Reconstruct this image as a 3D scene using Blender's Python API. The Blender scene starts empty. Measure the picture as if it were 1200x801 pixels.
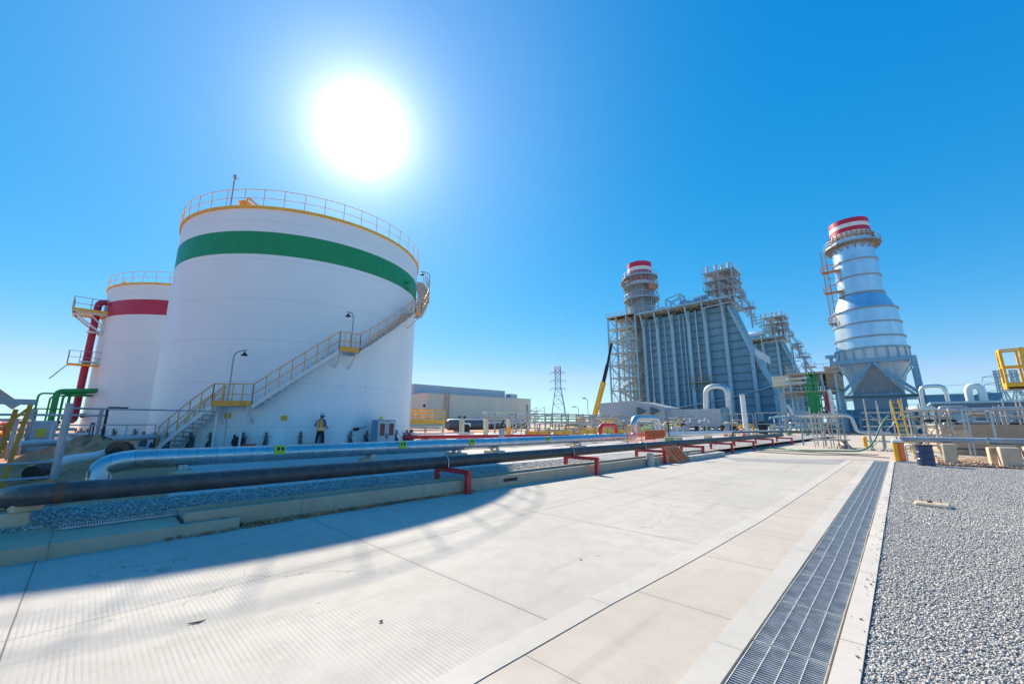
import bpy, bmesh, math, random
from mathutils import Vector, Matrix
R = math.radians
PI = math.pi
rnd = random.Random(7)
scene = bpy.context.scene
col = scene.collection

# ------------------------------------------------------------------ materials
def nodes_of(m):
    m.use_nodes = True
    nt = m.node_tree
    for n in list(nt.nodes): nt.nodes.remove(n)
    out = nt.nodes.new('ShaderNodeOutputMaterial')
    b = nt.nodes.new('ShaderNodeBsdfPrincipled')
    nt.links.new(b.outputs[0], out.inputs[0])
    return nt, b
def math_n(nt, op, a, b=None, clamp=False):
    n = nt.nodes.new('ShaderNodeMath'); n.operation = op; n.use_clamp = clamp
    for i, v in enumerate((a, b)):
        if v is None: continue
        if isinstance(v, (int, float)): n.inputs[i].default_value = v
        else: nt.links.new(v, n.inputs[i])
    return n.outputs[0]
def noise_n(nt, vec, scale, detail=4, rough=.55, dist=0):
    n = nt.nodes.new('ShaderNodeTexNoise'); n.inputs['Scale'].default_value = scale
    n.inputs['Detail'].default_value = detail; n.inputs['Roughness'].default_value = rough
    n.inputs['Distortion'].default_value = dist
    nt.links.new(vec, n.inputs['Vector']); return n.outputs['Fac']
def range_n(nt, v, a, b, c=0, d=1, smooth=True):
    n = nt.nodes.new('ShaderNodeMapRange'); n.interpolation_type = 'SMOOTHSTEP' if smooth else 'LINEAR'
    for i, x in enumerate((a, b, c, d)): n.inputs[1+i].default_value = x
    nt.links.new(v, n.inputs[0]); return n.outputs[0]
def mix_n(nt, fac, a, b, blend='MIX'):
    n = nt.nodes.new('ShaderNodeMix'); n.data_type = 'RGBA'; n.blend_type = blend
    for s, v in ((n.inputs[0], fac), (n.inputs[6], a), (n.inputs[7], b)):
        if isinstance(v, (int, float)): s.default_value = v
        elif isinstance(v, tuple): s.default_value = (*v[:3], 1)
        else: nt.links.new(v, s)
    return n.outputs[2]
def bump_n(nt, h, strength, dist, b, prev=None):
    n = nt.nodes.new('ShaderNodeBump'); n.inputs['Strength'].default_value = strength
    n.inputs['Distance'].default_value = dist; nt.links.new(h, n.inputs['Height'])
    nt.links.new(n.outputs[0], b.inputs['Normal']); return n
def coords(nt, sc=(1, 1, 1), kind='Object'):
    t = nt.nodes.new('ShaderNodeTexCoord'); mp = nt.nodes.new('ShaderNodeMapping')
    mp.inputs['Scale'].default_value = sc
    nt.links.new(t.outputs[kind], mp.inputs[0]); return mp.outputs[0]
def xyz(nt, v):
    s = nt.nodes.new('ShaderNodeSeparateXYZ'); nt.links.new(v, s.inputs[0]); return s.outputs
MATS = {}
def mat(name, color, rough=.6, metal=0., var=.12, scale=3., dirt=None, dirt_amt=.0, dirt_scale=1.2, bump=0., bscale=40., streak=False, coat=0.):
    """painted / metal surface: base colour varied by noise, patches of dirt or rust, fine bump"""
    if name in MATS: return MATS[name]
    m = bpy.data.materials.new(name); nt, b = nodes_of(m)
    v = coords(nt)
    n = noise_n(nt, v, scale, 5)
    lo = tuple(c*(1-var) for c in color); hi = tuple(min(1, c*(1+var)) for c in color)
    c = mix_n(nt, range_n(nt, n, .3, .7), lo, hi)
    if dirt:
        dv = coords(nt, (1, 1, .18)) if streak else v
        d = noise_n(nt, dv, dirt_scale, 6, .65, .4)
        c = mix_n(nt, range_n(nt, d, .66-.32*dirt_amt, .82, 0, min(1, .35+dirt_amt)), c, dirt)
    nt.links.new(c, b.inputs['Base Color'])
    nt.links.new(range_n(nt, noise_n(nt, v, scale*2.3, 3), .3, .7, max(.04, rough-.1), min(1, rough+.12)), b.inputs['Roughness'])
    b.inputs['Metallic'].default_value = metal
    if coat: b.inputs['Coat Weight'].default_value = coat
    if bump: bump_n(nt, noise_n(nt, v, bscale, 3), bump, .01, b)
    MATS[name] = m; return m
RUST = (.16, .07, .03); GRIME = (.22, .2, .17)
M = dict(
 red=mat('red_paint', (.62, .035, .045), .45, var=.18, dirt=RUST, dirt_amt=.25, dirt_scale=3),
 crimson=mat('crimson_paint', (.5, .02, .06), .42, var=.1, dirt=(.3, .05, .06), dirt_amt=.2),
 green=mat('green_paint', (.02, .3, .08), .42, var=.15, dirt=(.03, .15, .06), dirt_amt=.2),
 palegreen=mat('pale_green_paint', (.35, .47, .2), .5, var=.15, dirt=GRIME, dirt_amt=.2),
 yellow=mat('yellow_paint', (.9, .47, .03), .45, var=.12, dirt=RUST, dirt_amt=.15, dirt_scale=2.5),
 orange=mat('orange_paint', (.9, .38, .05), .5, var=.12, dirt=RUST, dirt_amt=.15, dirt_scale=2.5),
 safety=mat('safety_orange', (.98, .2, .05), .5, var=.1, dirt=(.5, .2, .12), dirt_amt=.2, dirt_scale=4),
 lime=mat('lime_label', (.62, .66, .06), .5, var=.08),
 white=mat('white_steel', (.74, .74, .72), .45, var=.06, dirt=GRIME, dirt_amt=.15, streak=True),
 cream=mat('cream_paint', (.66, .6, .44), .5, var=.1, dirt=GRIME, dirt_amt=.25, streak=True),
 galv=mat('galvanised_steel', (.5, .53, .55), .42, .75, var=.16, scale=9, dirt=(.3, .3, .3), dirt_amt=.15),
 grate=mat('grating_steel', (.42, .44, .46), .5, .45, var=.2, scale=6, dirt=(.34, .29, .22), dirt_amt=.2, dirt_scale=3),
 gratebar=mat('grating_bearer', (.62, .6, .55), .5, .3, var=.12, scale=6),
 steel=mat('grey_steel', (.34, .37, .4), .5, .25, var=.12, dirt=GRIME, dirt_amt=.15),
 scaf=mat('scaffold_steel', (.5, .49, .45), .5, .35, var=.15, scale=4, dirt=RUST, dirt_amt=.15),
 bluegrey=mat('blue_grey_steel', (.2, .36, .45), .5, .05, var=.1, dirt=(.3, .36, .4), dirt_amt=.2, streak=True),
 bluesteel=mat('blue_steel_column', (.3, .49, .58), .48, .05, var=.1, dirt=(.36, .42, .46), dirt_amt=.2, streak=True),
 darkblue=mat('dark_blue_plastic', (.03, .06, .13), .35, var=.2, dirt=(.2, .2, .2), dirt_amt=.15, dirt_scale=4),
 black=mat('black_pipe_coat', (.06, .062, .066), .45, var=.25, scale=5, dirt=(.2, .19, .17), dirt_amt=.22, dirt_scale=2.5),
 dark=mat('dark_iron', (.03, .03, .034), .55, .3, var=.3),
 beige=mat('beige_cladding', (.56, .52, .44), .55, var=.05, dirt=(.42, .38, .32), dirt_amt=.2, streak=True),
 bluebeige=mat('pale_blue_cladding', (.48, .55, .6), .5, var=.05, dirt=(.42, .45, .46), dirt_amt=.15, streak=True),
 tan=mat('tan_scaffold_board', (.42, .33, .23), .7, var=.25, scale=6, dirt=(.2, .14, .09), dirt_amt=.2),
 rusty=mat('rusty_orange_steel', (.5, .24, .13), .6, var=.2, scale=6, dirt=RUST, dirt_amt=.3),
 brown=mat('brown_plate', (.3, .25, .22), .6, .2, var=.15, dirt=RUST, dirt_amt=.2),
 rustbrown=mat('rust_brown_steel',(.14,.07,.045),.7,var=.2),
 darkgrey=mat('dark_grey_paint',(.1,.125,.15),.5,var=.15,dirt=(.25,.24,.22),dirt_amt=.2),
 ochre=mat('ochre_paint',(.6,.26,.03),.55,var=.15,dirt=RUST,dirt_amt=.25,dirt_scale=3),
 galvpaint=mat('light_grey_paint',(.52,.53,.53),.5,var=.06,dirt=GRIME,dirt_amt=.15),
 seam=mat('dark_blue_grey_steel',(.09,.17,.23),.5,var=.1),
 machine=mat('dark_blue_cladding',(.07,.14,.21),.5,var=.15,dirt=(.2,.22,.24),dirt_amt=.2,streak=True),
 panel=mat('brown_grey_panel',(.5,.43,.39),.55,var=.12,dirt=RUST,dirt_amt=.15,streak=True),
 tansoil=mat('tan_soil',(.42,.29,.2),.95,var=.3,scale=2,dirt=(.22,.15,.1),dirt_amt=.3,bump=.5,bscale=12),
 soil=mat('dry_soil', (.52, .21, .1), .95, var=.35, scale=2, dirt=(.18, .11, .075), dirt_amt=.3, bump=.6, bscale=12),
 conc=mat('cast_concrete', (.5, .46, .41), .85, var=.12, scale=2.2, dirt=(.3, .26, .22), dirt_amt=.3, dirt_scale=1.6, bump=.25, bscale=60),
 conc2=mat('pale_concrete_block', (.62, .48, .34), .85, var=.12, scale=3, dirt=(.36, .28, .2), dirt_amt=.25, dirt_scale=2.5, bump=.25, bscale=60),
 skin=mat('skin', (.45, .26, .18), .55, var=.08),
 shirt=mat('blue_shirt', (.09, .14, .33), .8, var=.2, scale=14, bump=.3, bscale=30),
 trouser=mat('navy_trousers', (.018, .022, .045), .85, var=.25, scale=12, bump=.3, bscale=30),
 vest=mat('orange_hi_vis', (1, .3, .05), .7, var=.08, scale=10, bump=.2, bscale=30),
 tape=mat('reflective_tape', (.85, .8, .4), .35, var=.06),
 helmet=mat('pale_blue_helmet', (.35, .55, .78), .3, var=.04),
 glass=mat('dark_window', (.03, .04, .05), .08, var=.2),
 hairm=mat('dark_hair', (.02, .015, .012), .7, var=.2),
 leaf=mat('weed_leaf', (.07, .13, .03), .7, var=.3, scale=20),
 wood=mat('dry_wood', (.2, .13, .08), .8, var=.3, scale=12),
 hose=mat('green_hose', (.02, .22, .12), .45, var=.2),
)
def tank_material():
    m = bpy.data.materials.new('white_tank_paint'); nt, b = nodes_of(m)
    v = coords(nt); x, y, z = xyz(nt, v)
    n = noise_n(nt, v, .35, 5)
    c = mix_n(nt, range_n(nt, n, .3, .7), (.8, .84, .855), (.85, .88, .885))
    st = noise_n(nt, coords(nt, (1, 1, .06)), 1.3, 5, .6)
    c = mix_n(nt, range_n(nt, st, .55, .8, 0, .22), c, (.55, .55, .53))
    low = math_n(nt, 'MULTIPLY', range_n(nt, z, .3, 2.6, 1, 0), range_n(nt, noise_n(nt, coords(nt, (1, 1, .5)), .8, 5, .6), .35, .65, 0, .35))
    c = mix_n(nt, low, c, (.5, .47, .43))
    run = math_n(nt, 'MULTIPLY', range_n(nt, noise_n(nt, coords(nt, (1, 1, .02)), 3.2, 4, .7), .6, .72, 0, .25), range_n(nt, noise_n(nt, v, .22, 2), .45, .6))
    c = mix_n(nt, run, c, (.52, .5, .47))
    # horizontal shell courses (weld seams 2.4 m apart)
    zz = math_n(nt, 'FRACT', math_n(nt, 'DIVIDE', z, 2.36))
    seam = math_n(nt, 'LESS_THAN', math_n(nt, 'ABSOLUTE', math_n(nt, 'SUBTRACT', zz, .5)), .008)
    c = mix_n(nt, math_n(nt, 'MULTIPLY', seam, .3), c, (.4, .42, .44))
    nt.links.new(c, b.inputs['Base Color'])
    b.inputs['Roughness'].default_value = .38
    bump_n(nt, noise_n(nt, coords(nt, (1, 1, .5)), .8, 3), .4, .06, b)
    return m
M['tank'] = tank_material()
def stainless(name, pitch, axis, color=(.66, .68, .7), rough=.28):
    """insulation cladding in bright sheet with a lap joint every `pitch` metres along `axis` and slightly dented sheets"""
    m = bpy.data.materials.new(name); nt, b = nodes_of(m)
    v = coords(nt); c3 = xyz(nt, v); a = c3[axis]
    f = math_n(nt, 'DIVIDE', a, pitch)
    fr = math_n(nt, 'FRACT', f)
    seam = math_n(nt, 'LESS_THAN', fr, .035)
    wn = nt.nodes.new('ShaderNodeTexWhiteNoise'); wn.noise_dimensions = '1D'
    nt.links.new(math_n(nt, 'FLOOR', f), wn.inputs['W'])
    c = mix_n(nt, wn.outputs['Value'], tuple(k*.86 for k in color), color)
    c = mix_n(nt, math_n(nt, 'MULTIPLY', seam, .6), c, (.2, .21, .22))
    d = noise_n(nt, v, 2.2, 6, .65)
    c = mix_n(nt, range_n(nt, d, .55, .8, 0, .35), c, (.36, .34, .31))
    nt.links.new(c, b.inputs['Base Color']); b.inputs['Metallic'].default_value = .9
    nt.links.new(range_n(nt, noise_n(nt, v, 5, 3), .3, .7, rough-.06, rough+.14), b.inputs['Roughness'])
    h = math_n(nt, 'ADD', noise_n(nt, v, 3.5, 2), math_n(nt, 'MULTIPLY', seam, .5))
    bump_n(nt, h, .035, .02, b)
    return m
M['clad_y'] = stainless('bright_pipe_cladding', .42, 1, (.6, .62, .64), .31)
M['clad'] = stainless('bright_vessel_cladding', .9, 2, (.7, .7, .69), .34)
def stack_material():
    m = bpy.data.materials.new('stack_sheet'); nt, b = nodes_of(m)
    v = coords(nt); x, y, z = xyz(nt, v)
    n = noise_n(nt, coords(nt, (1, 1, .12)), .9, 5)
    c = mix_n(nt, range_n(nt, n, .3, .7), (.6, .7, .78), (.74, .81, .86))
    d = noise_n(nt, v, .4, 5)
    c = mix_n(nt, range_n(nt, d, .5, .8, 0, .3), c, (.5, .48, .46))
    nt.links.new(c, b.inputs['Base Color']); b.inputs['Metallic'].default_value = .85; b.inputs['Roughness'].default_value = .33
    bump_n(nt, noise_n(nt, v, .8, 3), .12, .1, b); return m
M['stack'] = stack_material()
M['dullstack'] = mat('dull_stack_sheet', (.3, .35, .39), .5, .4, var=.15, scale=1.5, dirt=(.28, .27, .26), dirt_amt=.3, streak=True)
def casing_material():
    m = bpy.data.materials.new('boiler_casing'); nt, b = nodes_of(m)
    v = coords(nt); x, y, z = xyz(nt, v)
    n = noise_n(nt, coords(nt, (1, 1, .2)), .5, 5)
    c = mix_n(nt, range_n(nt, n, .3, .7), (.145, .31, .405), (.185, .37, .47))
    d = noise_n(nt, v, 1.6, 6, .65)
    c = mix_n(nt, range_n(nt, d, .58, .8, 0, .4), c, (.3, .34, .36))
    nt.links.new(c, b.inputs['Base Color']); b.inputs['Roughness'].default_value = .5
    w = math_n(nt, 'SINE', math_n(nt, 'MULTIPLY', x, 2*PI/.3))
    bump_n(nt, w, .25, .03, b); return m
M['casing'] = casing_material()
def cladding(name, color, pitch):
    m = bpy.data.materials.new(name); nt, b = nodes_of(m)
    v = coords(nt); x, y, z = xyz(nt, v)
    n = noise_n(nt, coords(nt, (1, 1, .15)), .35, 5)
    c = mix_n(nt, range_n(nt, n, .3, .7), tuple(k*.93 for k in color), color)
    s = math_n(nt, 'ADD', x, y)
    w = math_n(nt, 'SINE', math_n(nt, 'MULTIPLY', s, 2*PI/pitch))
    nt.links.new(c, b.inputs['Base Color']); b.inputs['Roughness'].default_value = .5
    bump_n(nt, w, .3, .03, b); return m
M['ware'] = cladding('ribbed_beige_cladding', (.74, .68, .56), .35)
M['ware2'] = cladding('ribbed_pale_blue_cladding', (.5, .56, .6), .35)
M['hall'] = cladding('ribbed_grey_cladding', (.44, .47, .49), .45)

def concrete_ground(name, lo, hi, tine=0., joint_y=None, stain=(.36, .31, .25), stain_amt=.3, joint_x=None, blotch=.5):
    """cast concrete slab: transverse tined grooves, slab joints, stains and dust"""
    m = bpy.data.materials.new(name); nt, b = nodes_of(m)
    v = coords(nt); x, y, z = xyz(nt, v)
    n = noise_n(nt, v, .45, 6, .6)
    c = mix_n(nt, range_n(nt, n, .3, .7), lo, hi)
    n2 = noise_n(nt, v, 3.1, 6, .7)
    c = mix_n(nt, range_n(nt, n2, .35, .75, 0, blotch), c, tuple(k*.86 for k in lo))
    n3 = noise_n(nt, coords(nt, (.5, .16, 1)), 1.1, 6, .7, .5)
    c = mix_n(nt, range_n(nt, n3, .58, .78, 0, stain_amt), c, stain)
    if tine:
        tyre = noise_n(nt, coords(nt, (2.2, .12, 1)), 1.6, 4, .6, .3)
        c = mix_n(nt, range_n(nt, tyre, .56, .72, 0, .28), c, tuple(k*.62 for k in lo))
        spot = noise_n(nt, v, 4.3, 2, .5)
        c = mix_n(nt, range_n(nt, spot, .74, .78, 0, .45), c, tuple(k*.4 for k in lo))
        crk = nt.nodes.new('ShaderNodeTexVoronoi'); crk.feature = 'DISTANCE_TO_EDGE'; crk.inputs['Scale'].default_value = .28
        wv = nt.nodes.new('ShaderNodeVectorMath'); wv.operation = 'ADD'; nn = nt.nodes.new('ShaderNodeTexNoise'); nn.inputs['Scale'].default_value = 1.4; nn.inputs['Detail'].default_value = 6
        nt.links.new(v, nn.inputs['Vector']); nt.links.new(v, wv.inputs[0]); nt.links.new(nn.outputs['Color'], wv.inputs[1]); nt.links.new(wv.outputs[0], crk.inputs['Vector'])
        cm = math_n(nt, 'MULTIPLY', math_n(nt, 'LESS_THAN', crk.outputs['Distance'], .0022), range_n(nt, noise_n(nt, v, .35, 3), .5, .6, 0, .55))
        c = mix_n(nt, cm, c, tuple(k*.35 for k in lo))
    sp = noise_n(nt, v, 38, 3, .7)
    c = mix_n(nt, range_n(nt, sp, .62, .8, 0, .3), c, tuple(k*.55 for k in lo))
    h = math_n(nt, 'MULTIPLY', noise_n(nt, v, 55, 4, .7), .35)
    if tine:
        wob = math_n(nt, 'MULTIPLY', noise_n(nt, coords(nt, (.25, 1.5, 1)), 1.5, 2), .03)
        w = math_n(nt, 'SINE', math_n(nt, 'MULTIPLY', math_n(nt, 'ADD', y, wob), 2*PI/tine))
        depth = range_n(nt, noise_n(nt, v, .9, 5, .65), .38, .66, .05, 1)
        g_ = math_n(nt, 'MULTIPLY', range_n(nt, w, -.2, .75), depth)
        c = mix_n(nt, math_n(nt, 'MULTIPLY', g_, .2), c, tuple(k*.52 for k in lo))
        h = math_n(nt, 'SUBTRACT', h, g_)
    wobj = math_n(nt, 'MULTIPLY', math_n(nt, 'SUBTRACT', noise_n(nt, v, 2.2, 4), .5), .012)
    for jt, ax in ((joint_y, y), (joint_x, x)):
        if jt:
            per, off, wd = jt
            f = math_n(nt, 'FRACT', math_n(nt, 'DIVIDE', math_n(nt, 'ADD', math_n(nt, 'SUBTRACT', ax, off), wobj), per))
            dd = math_n(nt, 'MINIMUM', f, math_n(nt, 'SUBTRACT', 1., f))
            j = math_n(nt, 'LESS_THAN', dd, wd/per/2)
            near = range_n(nt, dd, 0, .1/per, .14, 0)
            c = mix_n(nt, near, c, tuple(k*.72 for k in lo))
            c = mix_n(nt, math_n(nt, 'MULTIPLY', j, .68), c, (.07, .055, .045))
            h = math_n(nt, 'SUBTRACT', h, math_n(nt, 'MULTIPLY', j, 2.))
    nt.links.new(c, b.inputs['Base Color']); b.inputs['Roughness'].default_value = .85
    b.inputs['Specular IOR Level'].default_value = .3
    bump_n(nt, h, .5, .004, b)
    return m
M['road'] = concrete_ground('tined_road_concrete', (.455, .42, .37), (.56, .517, .458), .036, (3.05, -.18, .011), joint_x=(60, -5.07, .008), stain=(.36, .3, .235), stain_amt=.42, blotch=.6)
M['walk'] = concrete_ground('brushed_pinkish_concrete', (.485, .425, .36), (.575, .505, .43), .024, (1.55, 2.35, .007), stain=(.36, .28, .21), stain_amt=.3)
M['strip'] = concrete_ground('smooth_edge_concrete', (.49, .455, .405), (.57, .53, .475), 0, (3.05, .4, .005), stain_amt=.3)
M['kerbm'] = concrete_ground('pale_kerb_concrete', (.55, .5, .44), (.63, .575, .51), 0, (1.9, .3, .01), stain=(.33, .24, .15), stain_amt=.45)
M['apron'] = concrete_ground('apron_concrete', (.46, .44, .42), (.55, .53, .5), 0, (4., 1., .016), joint_x=(4., .5, .016), stain_amt=.25)
M['yardm'] = concrete_ground('dusty_yard', (.48, .42, .35), (.57, .5, .42), 0, (5., 2., .02), stain=(.36, .28, .2), stain_amt=.45)
M['patch'] = concrete_ground('grey_paving_strip', (.3, .29, .28), (.38, .365, .35), 0, None, stain_amt=.2)
M['earth'] = concrete_ground('sandy_earth', (.42, .3, .2), (.54, .41, .3), 0, None, stain=(.3, .24, .17), stain_amt=.5)
M['dirt'] = concrete_ground('brown_dirt', (.5, .2, .1), (.62, .32, .18), 0, None, stain=(.32, .15, .08), stain_amt=.5)
M['wallc'] = concrete_ground('formed_wall_concrete', (.47, .35, .25), (.57, .45, .335), 0, (2.44, .9, .006), stain=(.26, .2, .15), stain_amt=.6)

def gravel_material(name, cols, scale):
    m = bpy.data.materials.new(name); nt, b = nodes_of(m)
    v = coords(nt)
    vo = nt.nodes.new('ShaderNodeTexVoronoi'); vo.inputs['Scale'].default_value = scale; nt.links.new(v, vo.inputs['Vector'])
    r = nt.nodes.new('ShaderNodeValToRGB'); cr = r.color_ramp; cr.interpolation = 'CONSTANT'
    for i, (p, c) in enumerate(cols):
        e = cr.elements[i] if i < 2 else cr.elements.new(p)
        e.position = p; e.color = (*c, 1)
    sx = xyz(nt, vo.outputs['Color'])
    nt.links.new(sx[0], r.inputs[0])
    gap = range_n(nt, vo.outputs['Distance'], .35, .75, 0, .75)
    c = mix_n(nt, gap, r.outputs[0], (.06, .06, .065))
    big = noise_n(nt, v, .7, 4)
    c = mix_n(nt, range_n(nt, big, .45, .75, 0, .3), c, (.5, .44, .38))
    nt.links.new(c, b.inputs['Base Color']); b.inputs['Roughness'].default_value = .85
    bump_n(nt, math_n(nt, 'SUBTRACT', 1., vo.outputs['Distance']), .9, .02, b); return m
GC = [(0, (.24, .24, .255)), (.2, (.38, .38, .39)), (.45, (.48, .48, .48)), (.7, (.58, .58, .575)), (.9, (.72, .71, .69))]
M['gravel'] = gravel_material('crushed_grey_gravel', GC, 42)
def stone_material():
    m = bpy.data.materials.new('crushed_stone'); nt, b = nodes_of(m)
    a = nt.nodes.new('ShaderNodeAttribute'); a.attribute_name = 'tone'
    c = mix_n(nt, a.outputs['Fac'], (.29, .275, .26), (.74, .7, .645))
    n = noise_n(nt, coords(nt), 60, 3)
    c = mix_n(nt, range_n(nt, n, .4, .7, 0, .35), c, (.3, .3, .31))
    nt.links.new(c, b.inputs['Base Color']); b.inputs['Roughness'].default_value = .8
    return m
M['stone'] = stone_material()

# ------------------------------------------------------------------ mesh builder
class MB:
    def __init__(s): s.v = []; s.f = []; s.sm = []; s.mi = []; s.m = 0
    def _add(s, vs, fs, smooth=False):
        o = len(s.v); s.v += [tuple(v) for v in vs]
        for f in fs: s.f.append(tuple(i+o for i in f)); s.sm.append(smooth); s.mi.append(s.m)
        return s
    def box(s, x0, x1, y0, y1, z0, z1):
        x0, x1 = min(x0, x1), max(x0, x1); y0, y1 = min(y0, y1), max(y0, y1); z0, z1 = min(z0, z1), max(z0, z1)
        vs = [(x0,y0,z0),(x1,y0,z0),(x1,y1,z0),(x0,y1,z0),(x0,y0,z1),(x1,y0,z1),(x1,y1,z1),(x0,y1,z1)]
        return s._add(vs, [(0,3,2,1),(4,5,6,7),(0,1,5,4),(1,2,6,5),(2,3,7,6),(3,0,4,7)])
    def obox(s, c, size, rz=0, bev=0):
        """box about its base centre c, turned by rz, with an optional chamfer on the top and vertical edges"""
        hx, hy, h = size[0]/2, size[1]/2, size[2]
        if bev: ring = [(hx-bev,-hy),(hx,-hy+bev),(hx,hy-bev),(hx-bev,hy),(-hx+bev,hy),(-hx,hy-bev),(-hx,-hy+bev),(-hx+bev,-hy)]
        else: ring = [(hx,-hy),(hx,hy),(-hx,hy),(-hx,-hy)]
        n = len(ring); ca, sa = math.cos(rz), math.sin(rz)
        T = lambda x, y, z: (c[0]+x*ca-y*sa, c[1]+x*sa+y*ca, c[2]+z)
        vs = [T(x,y,0) for x,y in ring]+[T(x,y,h-bev) for x,y in ring]
        fs = [tuple(range(n-1,-1,-1))]+[(i,(i+1)%n,(i+1)%n+n,i+n) for i in range(n)]
        if bev:
            k = 1-bev/max(hx, hy); vs += [T(x-bev*(1 if x>0 else -1),y-bev*(1 if y>0 else -1),h) for x,y in ring]
            fs += [(i+n,(i+1)%n+n,(i+1)%n+2*n,i+2*n) for i in range(n)]; fs.append(tuple(range(2*n,3*n)))
        else: fs.append(tuple(range(n,2*n)))
        return s._add(vs, fs)
    def bar(s, p, q, w, h=None, up=(0,0,1)):
        """rectangular bar from p to q, w across and h along up"""
        h = w if h is None else h
        p, q = Vector(p), Vector(q); d = (q-p)
        if d.length < 1e-6: return s
        d.normalize(); u = Vector(up)
        if abs(d.dot(u)) > .97: u = Vector((1,0,0)) if abs(d.x) < .9 else Vector((0,1,0))
        a = d.cross(u).normalized(); b = a.cross(d).normalized()
        vs = [e+a*(sx*w/2)+b*(sy*h/2) for e in (p,q) for sx,sy in ((-1,-1),(1,-1),(1,1),(-1,1))]
        return s._add(vs, [(0,3,2,1),(4,5,6,7),(0,1,5,4),(1,2,6,5),(2,3,7,6),(3,0,4,7)])
    def tube(s, pts, r, n=8, cap=True, closed=False):
        P = [Vector(p) for p in pts]; k = len(P)
        rr = r if isinstance(r, (list, tuple)) else [r]*k
        T = []
        for i in range(k):
            if closed: t = P[(i+1)%k]-P[i-1]
            else: t = P[min(i+1,k-1)]-P[max(i-1,0)]
            T.append(t.normalized())
        u = Vector((0,0,1)) if abs(T[0].z) < .9 else Vector((1,0,0))
        a = T[0].cross(u).normalized(); vs = []; rings = []
        for i in range(k):
            if i: a = (a-T[i]*a.dot(T[i])).normalized()
            b = T[i].cross(a)
            rings.append([P[i]+(a*math.cos(2*PI*j/n)+b*math.sin(2*PI*j/n))*rr[i] for j in range(n)])
        for g_ in rings: vs += g_
        fs = []
        for i in range(k if closed else k-1):
            o, o2 = i*n, ((i+1)%k)*n
            fs += [(o+j, o2+j, o2+(j+1)%n, o+(j+1)%n) for j in range(n)]
        # orient outward
        fs = [tuple(reversed(f)) for f in fs]
        s._add(vs, fs, True)
        if cap and not closed:
            s._add(rings[0], [tuple(range(n))]); s._add(rings[-1], [tuple(range(n-1,-1,-1))])
        return s
    def lathe(s, prof, c=(0,0,0), n=32, a0=0, a1=2*PI, smooth=True, sharp=True):
        """profile [(r,z)...] turned about the vertical through c; each profile segment gets its own verts so edges stay crisp"""
        full = abs(a1-a0-2*PI) < 1e-6; k = n if full else n+1
        segs = [prof[i:i+2] for i in range(len(prof)-1)] if sharp else [prof]
        for sg in segs:
            vs = []
            for r, z in sg:
                vs += [(c[0]+r*math.cos(a0+(a1-a0)*j/n), c[1]+r*math.sin(a0+(a1-a0)*j/n), c[2]+z) for j in range(k)]
            fs = []
            for i in range(len(sg)-1):
                for j in range(n):
                    j2 = (j+1)%k
                    fs.append((i*k+j, i*k+j2, (i+1)*k+j2, (i+1)*k+j))
            s._add(vs, fs, smooth)
        return s
    def disc(s, c, r, n=32, up=True):
        vs = [(c[0]+r*math.cos(2*PI*j/n), c[1]+r*math.sin(2*PI*j/n), c[2]) for j in range(n)]
        return s._add(vs, [tuple(range(n)) if up else tuple(range(n-1,-1,-1))])
    def prism(s, poly, axis, lo, hi):
        """polygon in the two other axes extruded along axis (0,1,2) from lo to hi"""
        def T(a, b, w): return {0:(w,a,b), 1:(a,w,b), 2:(a,b,w)}[axis]
        n = len(poly); vs = [T(a,b,lo) for a,b in poly]+[T(a,b,hi) for a,b in poly]
        fs = [tuple(range(n)), tuple(range(2*n-1,n-1,-1))]+[(i,i+n,(i+1)%n+n,(i+1)%n) for i in range(n)]
        s._add(vs, fs); s._dirty = True; return s
    def quad(s, a, b, c, d): return s._add([a,b,c,d], [(0,1,2,3)])
    def rail(s, pts, h=1.1, r=.025, posts=None, mid=(.5,), n=6, toe=0, closed=False):
        """handrail along pts: posts at each point (or at the given indices), top and middle rails, optional toe board"""
        for i, p in enumerate(pts):
            if posts is None or i in posts: s.tube([p, (p[0],p[1],p[2]+h)], r, n)
        for k in (1,)+tuple(mid): s.tube([(p[0],p[1],p[2]+h*k) for p in pts], r*(1 if k == 1 else .85), n, closed=closed)
        if toe:
            for i in range(len(pts)-1+(1 if closed else 0)):
                p, q = pts[i], pts[(i+1)%len(pts)]
                s.bar((p[0],p[1],p[2]+toe/2), (q[0],q[1],q[2]+toe/2), .012, toe)
        return s
    def build(s, name, material, parent=None, origin=None, local=False):
        me = bpy.data.meshes.new(name)
        off = Vector((0,0,0))
        if parent is not None and not local: off = WLOC[parent.name]
        elif origin is not None and not local: off = Vector(origin)
        me.from_pydata([tuple(Vector(v)-off) for v in s.v], [], s.f)
        me.polygons.foreach_set('use_smooth', s.sm)
        ms = material if isinstance(material, (list, tuple)) else [material]
        for mm in ms: me.materials.append(M[mm] if isinstance(mm, str) else mm)
        if len(ms) > 1: me.polygons.foreach_set('material_index', s.mi)
        if getattr(s, '_dirty', False):
            bm = bmesh.new(); bm.from_mesh(me); bmesh.ops.recalc_face_normals(bm, faces=bm.faces); bm.to_mesh(me); bm.free()
        me.update()
        o = bpy.data.objects.new(name, me); col.objects.link(o)
        if parent is not None: o.parent = parent; WLOC[o.name] = WLOC[parent.name]
        else:
            o.location = off; WLOC[o.name] = off
        return o
WLOC = {}
def thing(name, label, cat, loc=(0,0,0), group=None):
    o = bpy.data.objects.new(name, None); col.objects.link(o); o.empty_display_size = .3
    o.location = loc; WLOC[o.name] = Vector(loc); return tag(o, label, cat, group)
def tag(o, label, cat, group=None):
    o['label'] = label; o['category'] = cat
    if group: o['group'] = group
    return o
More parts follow.
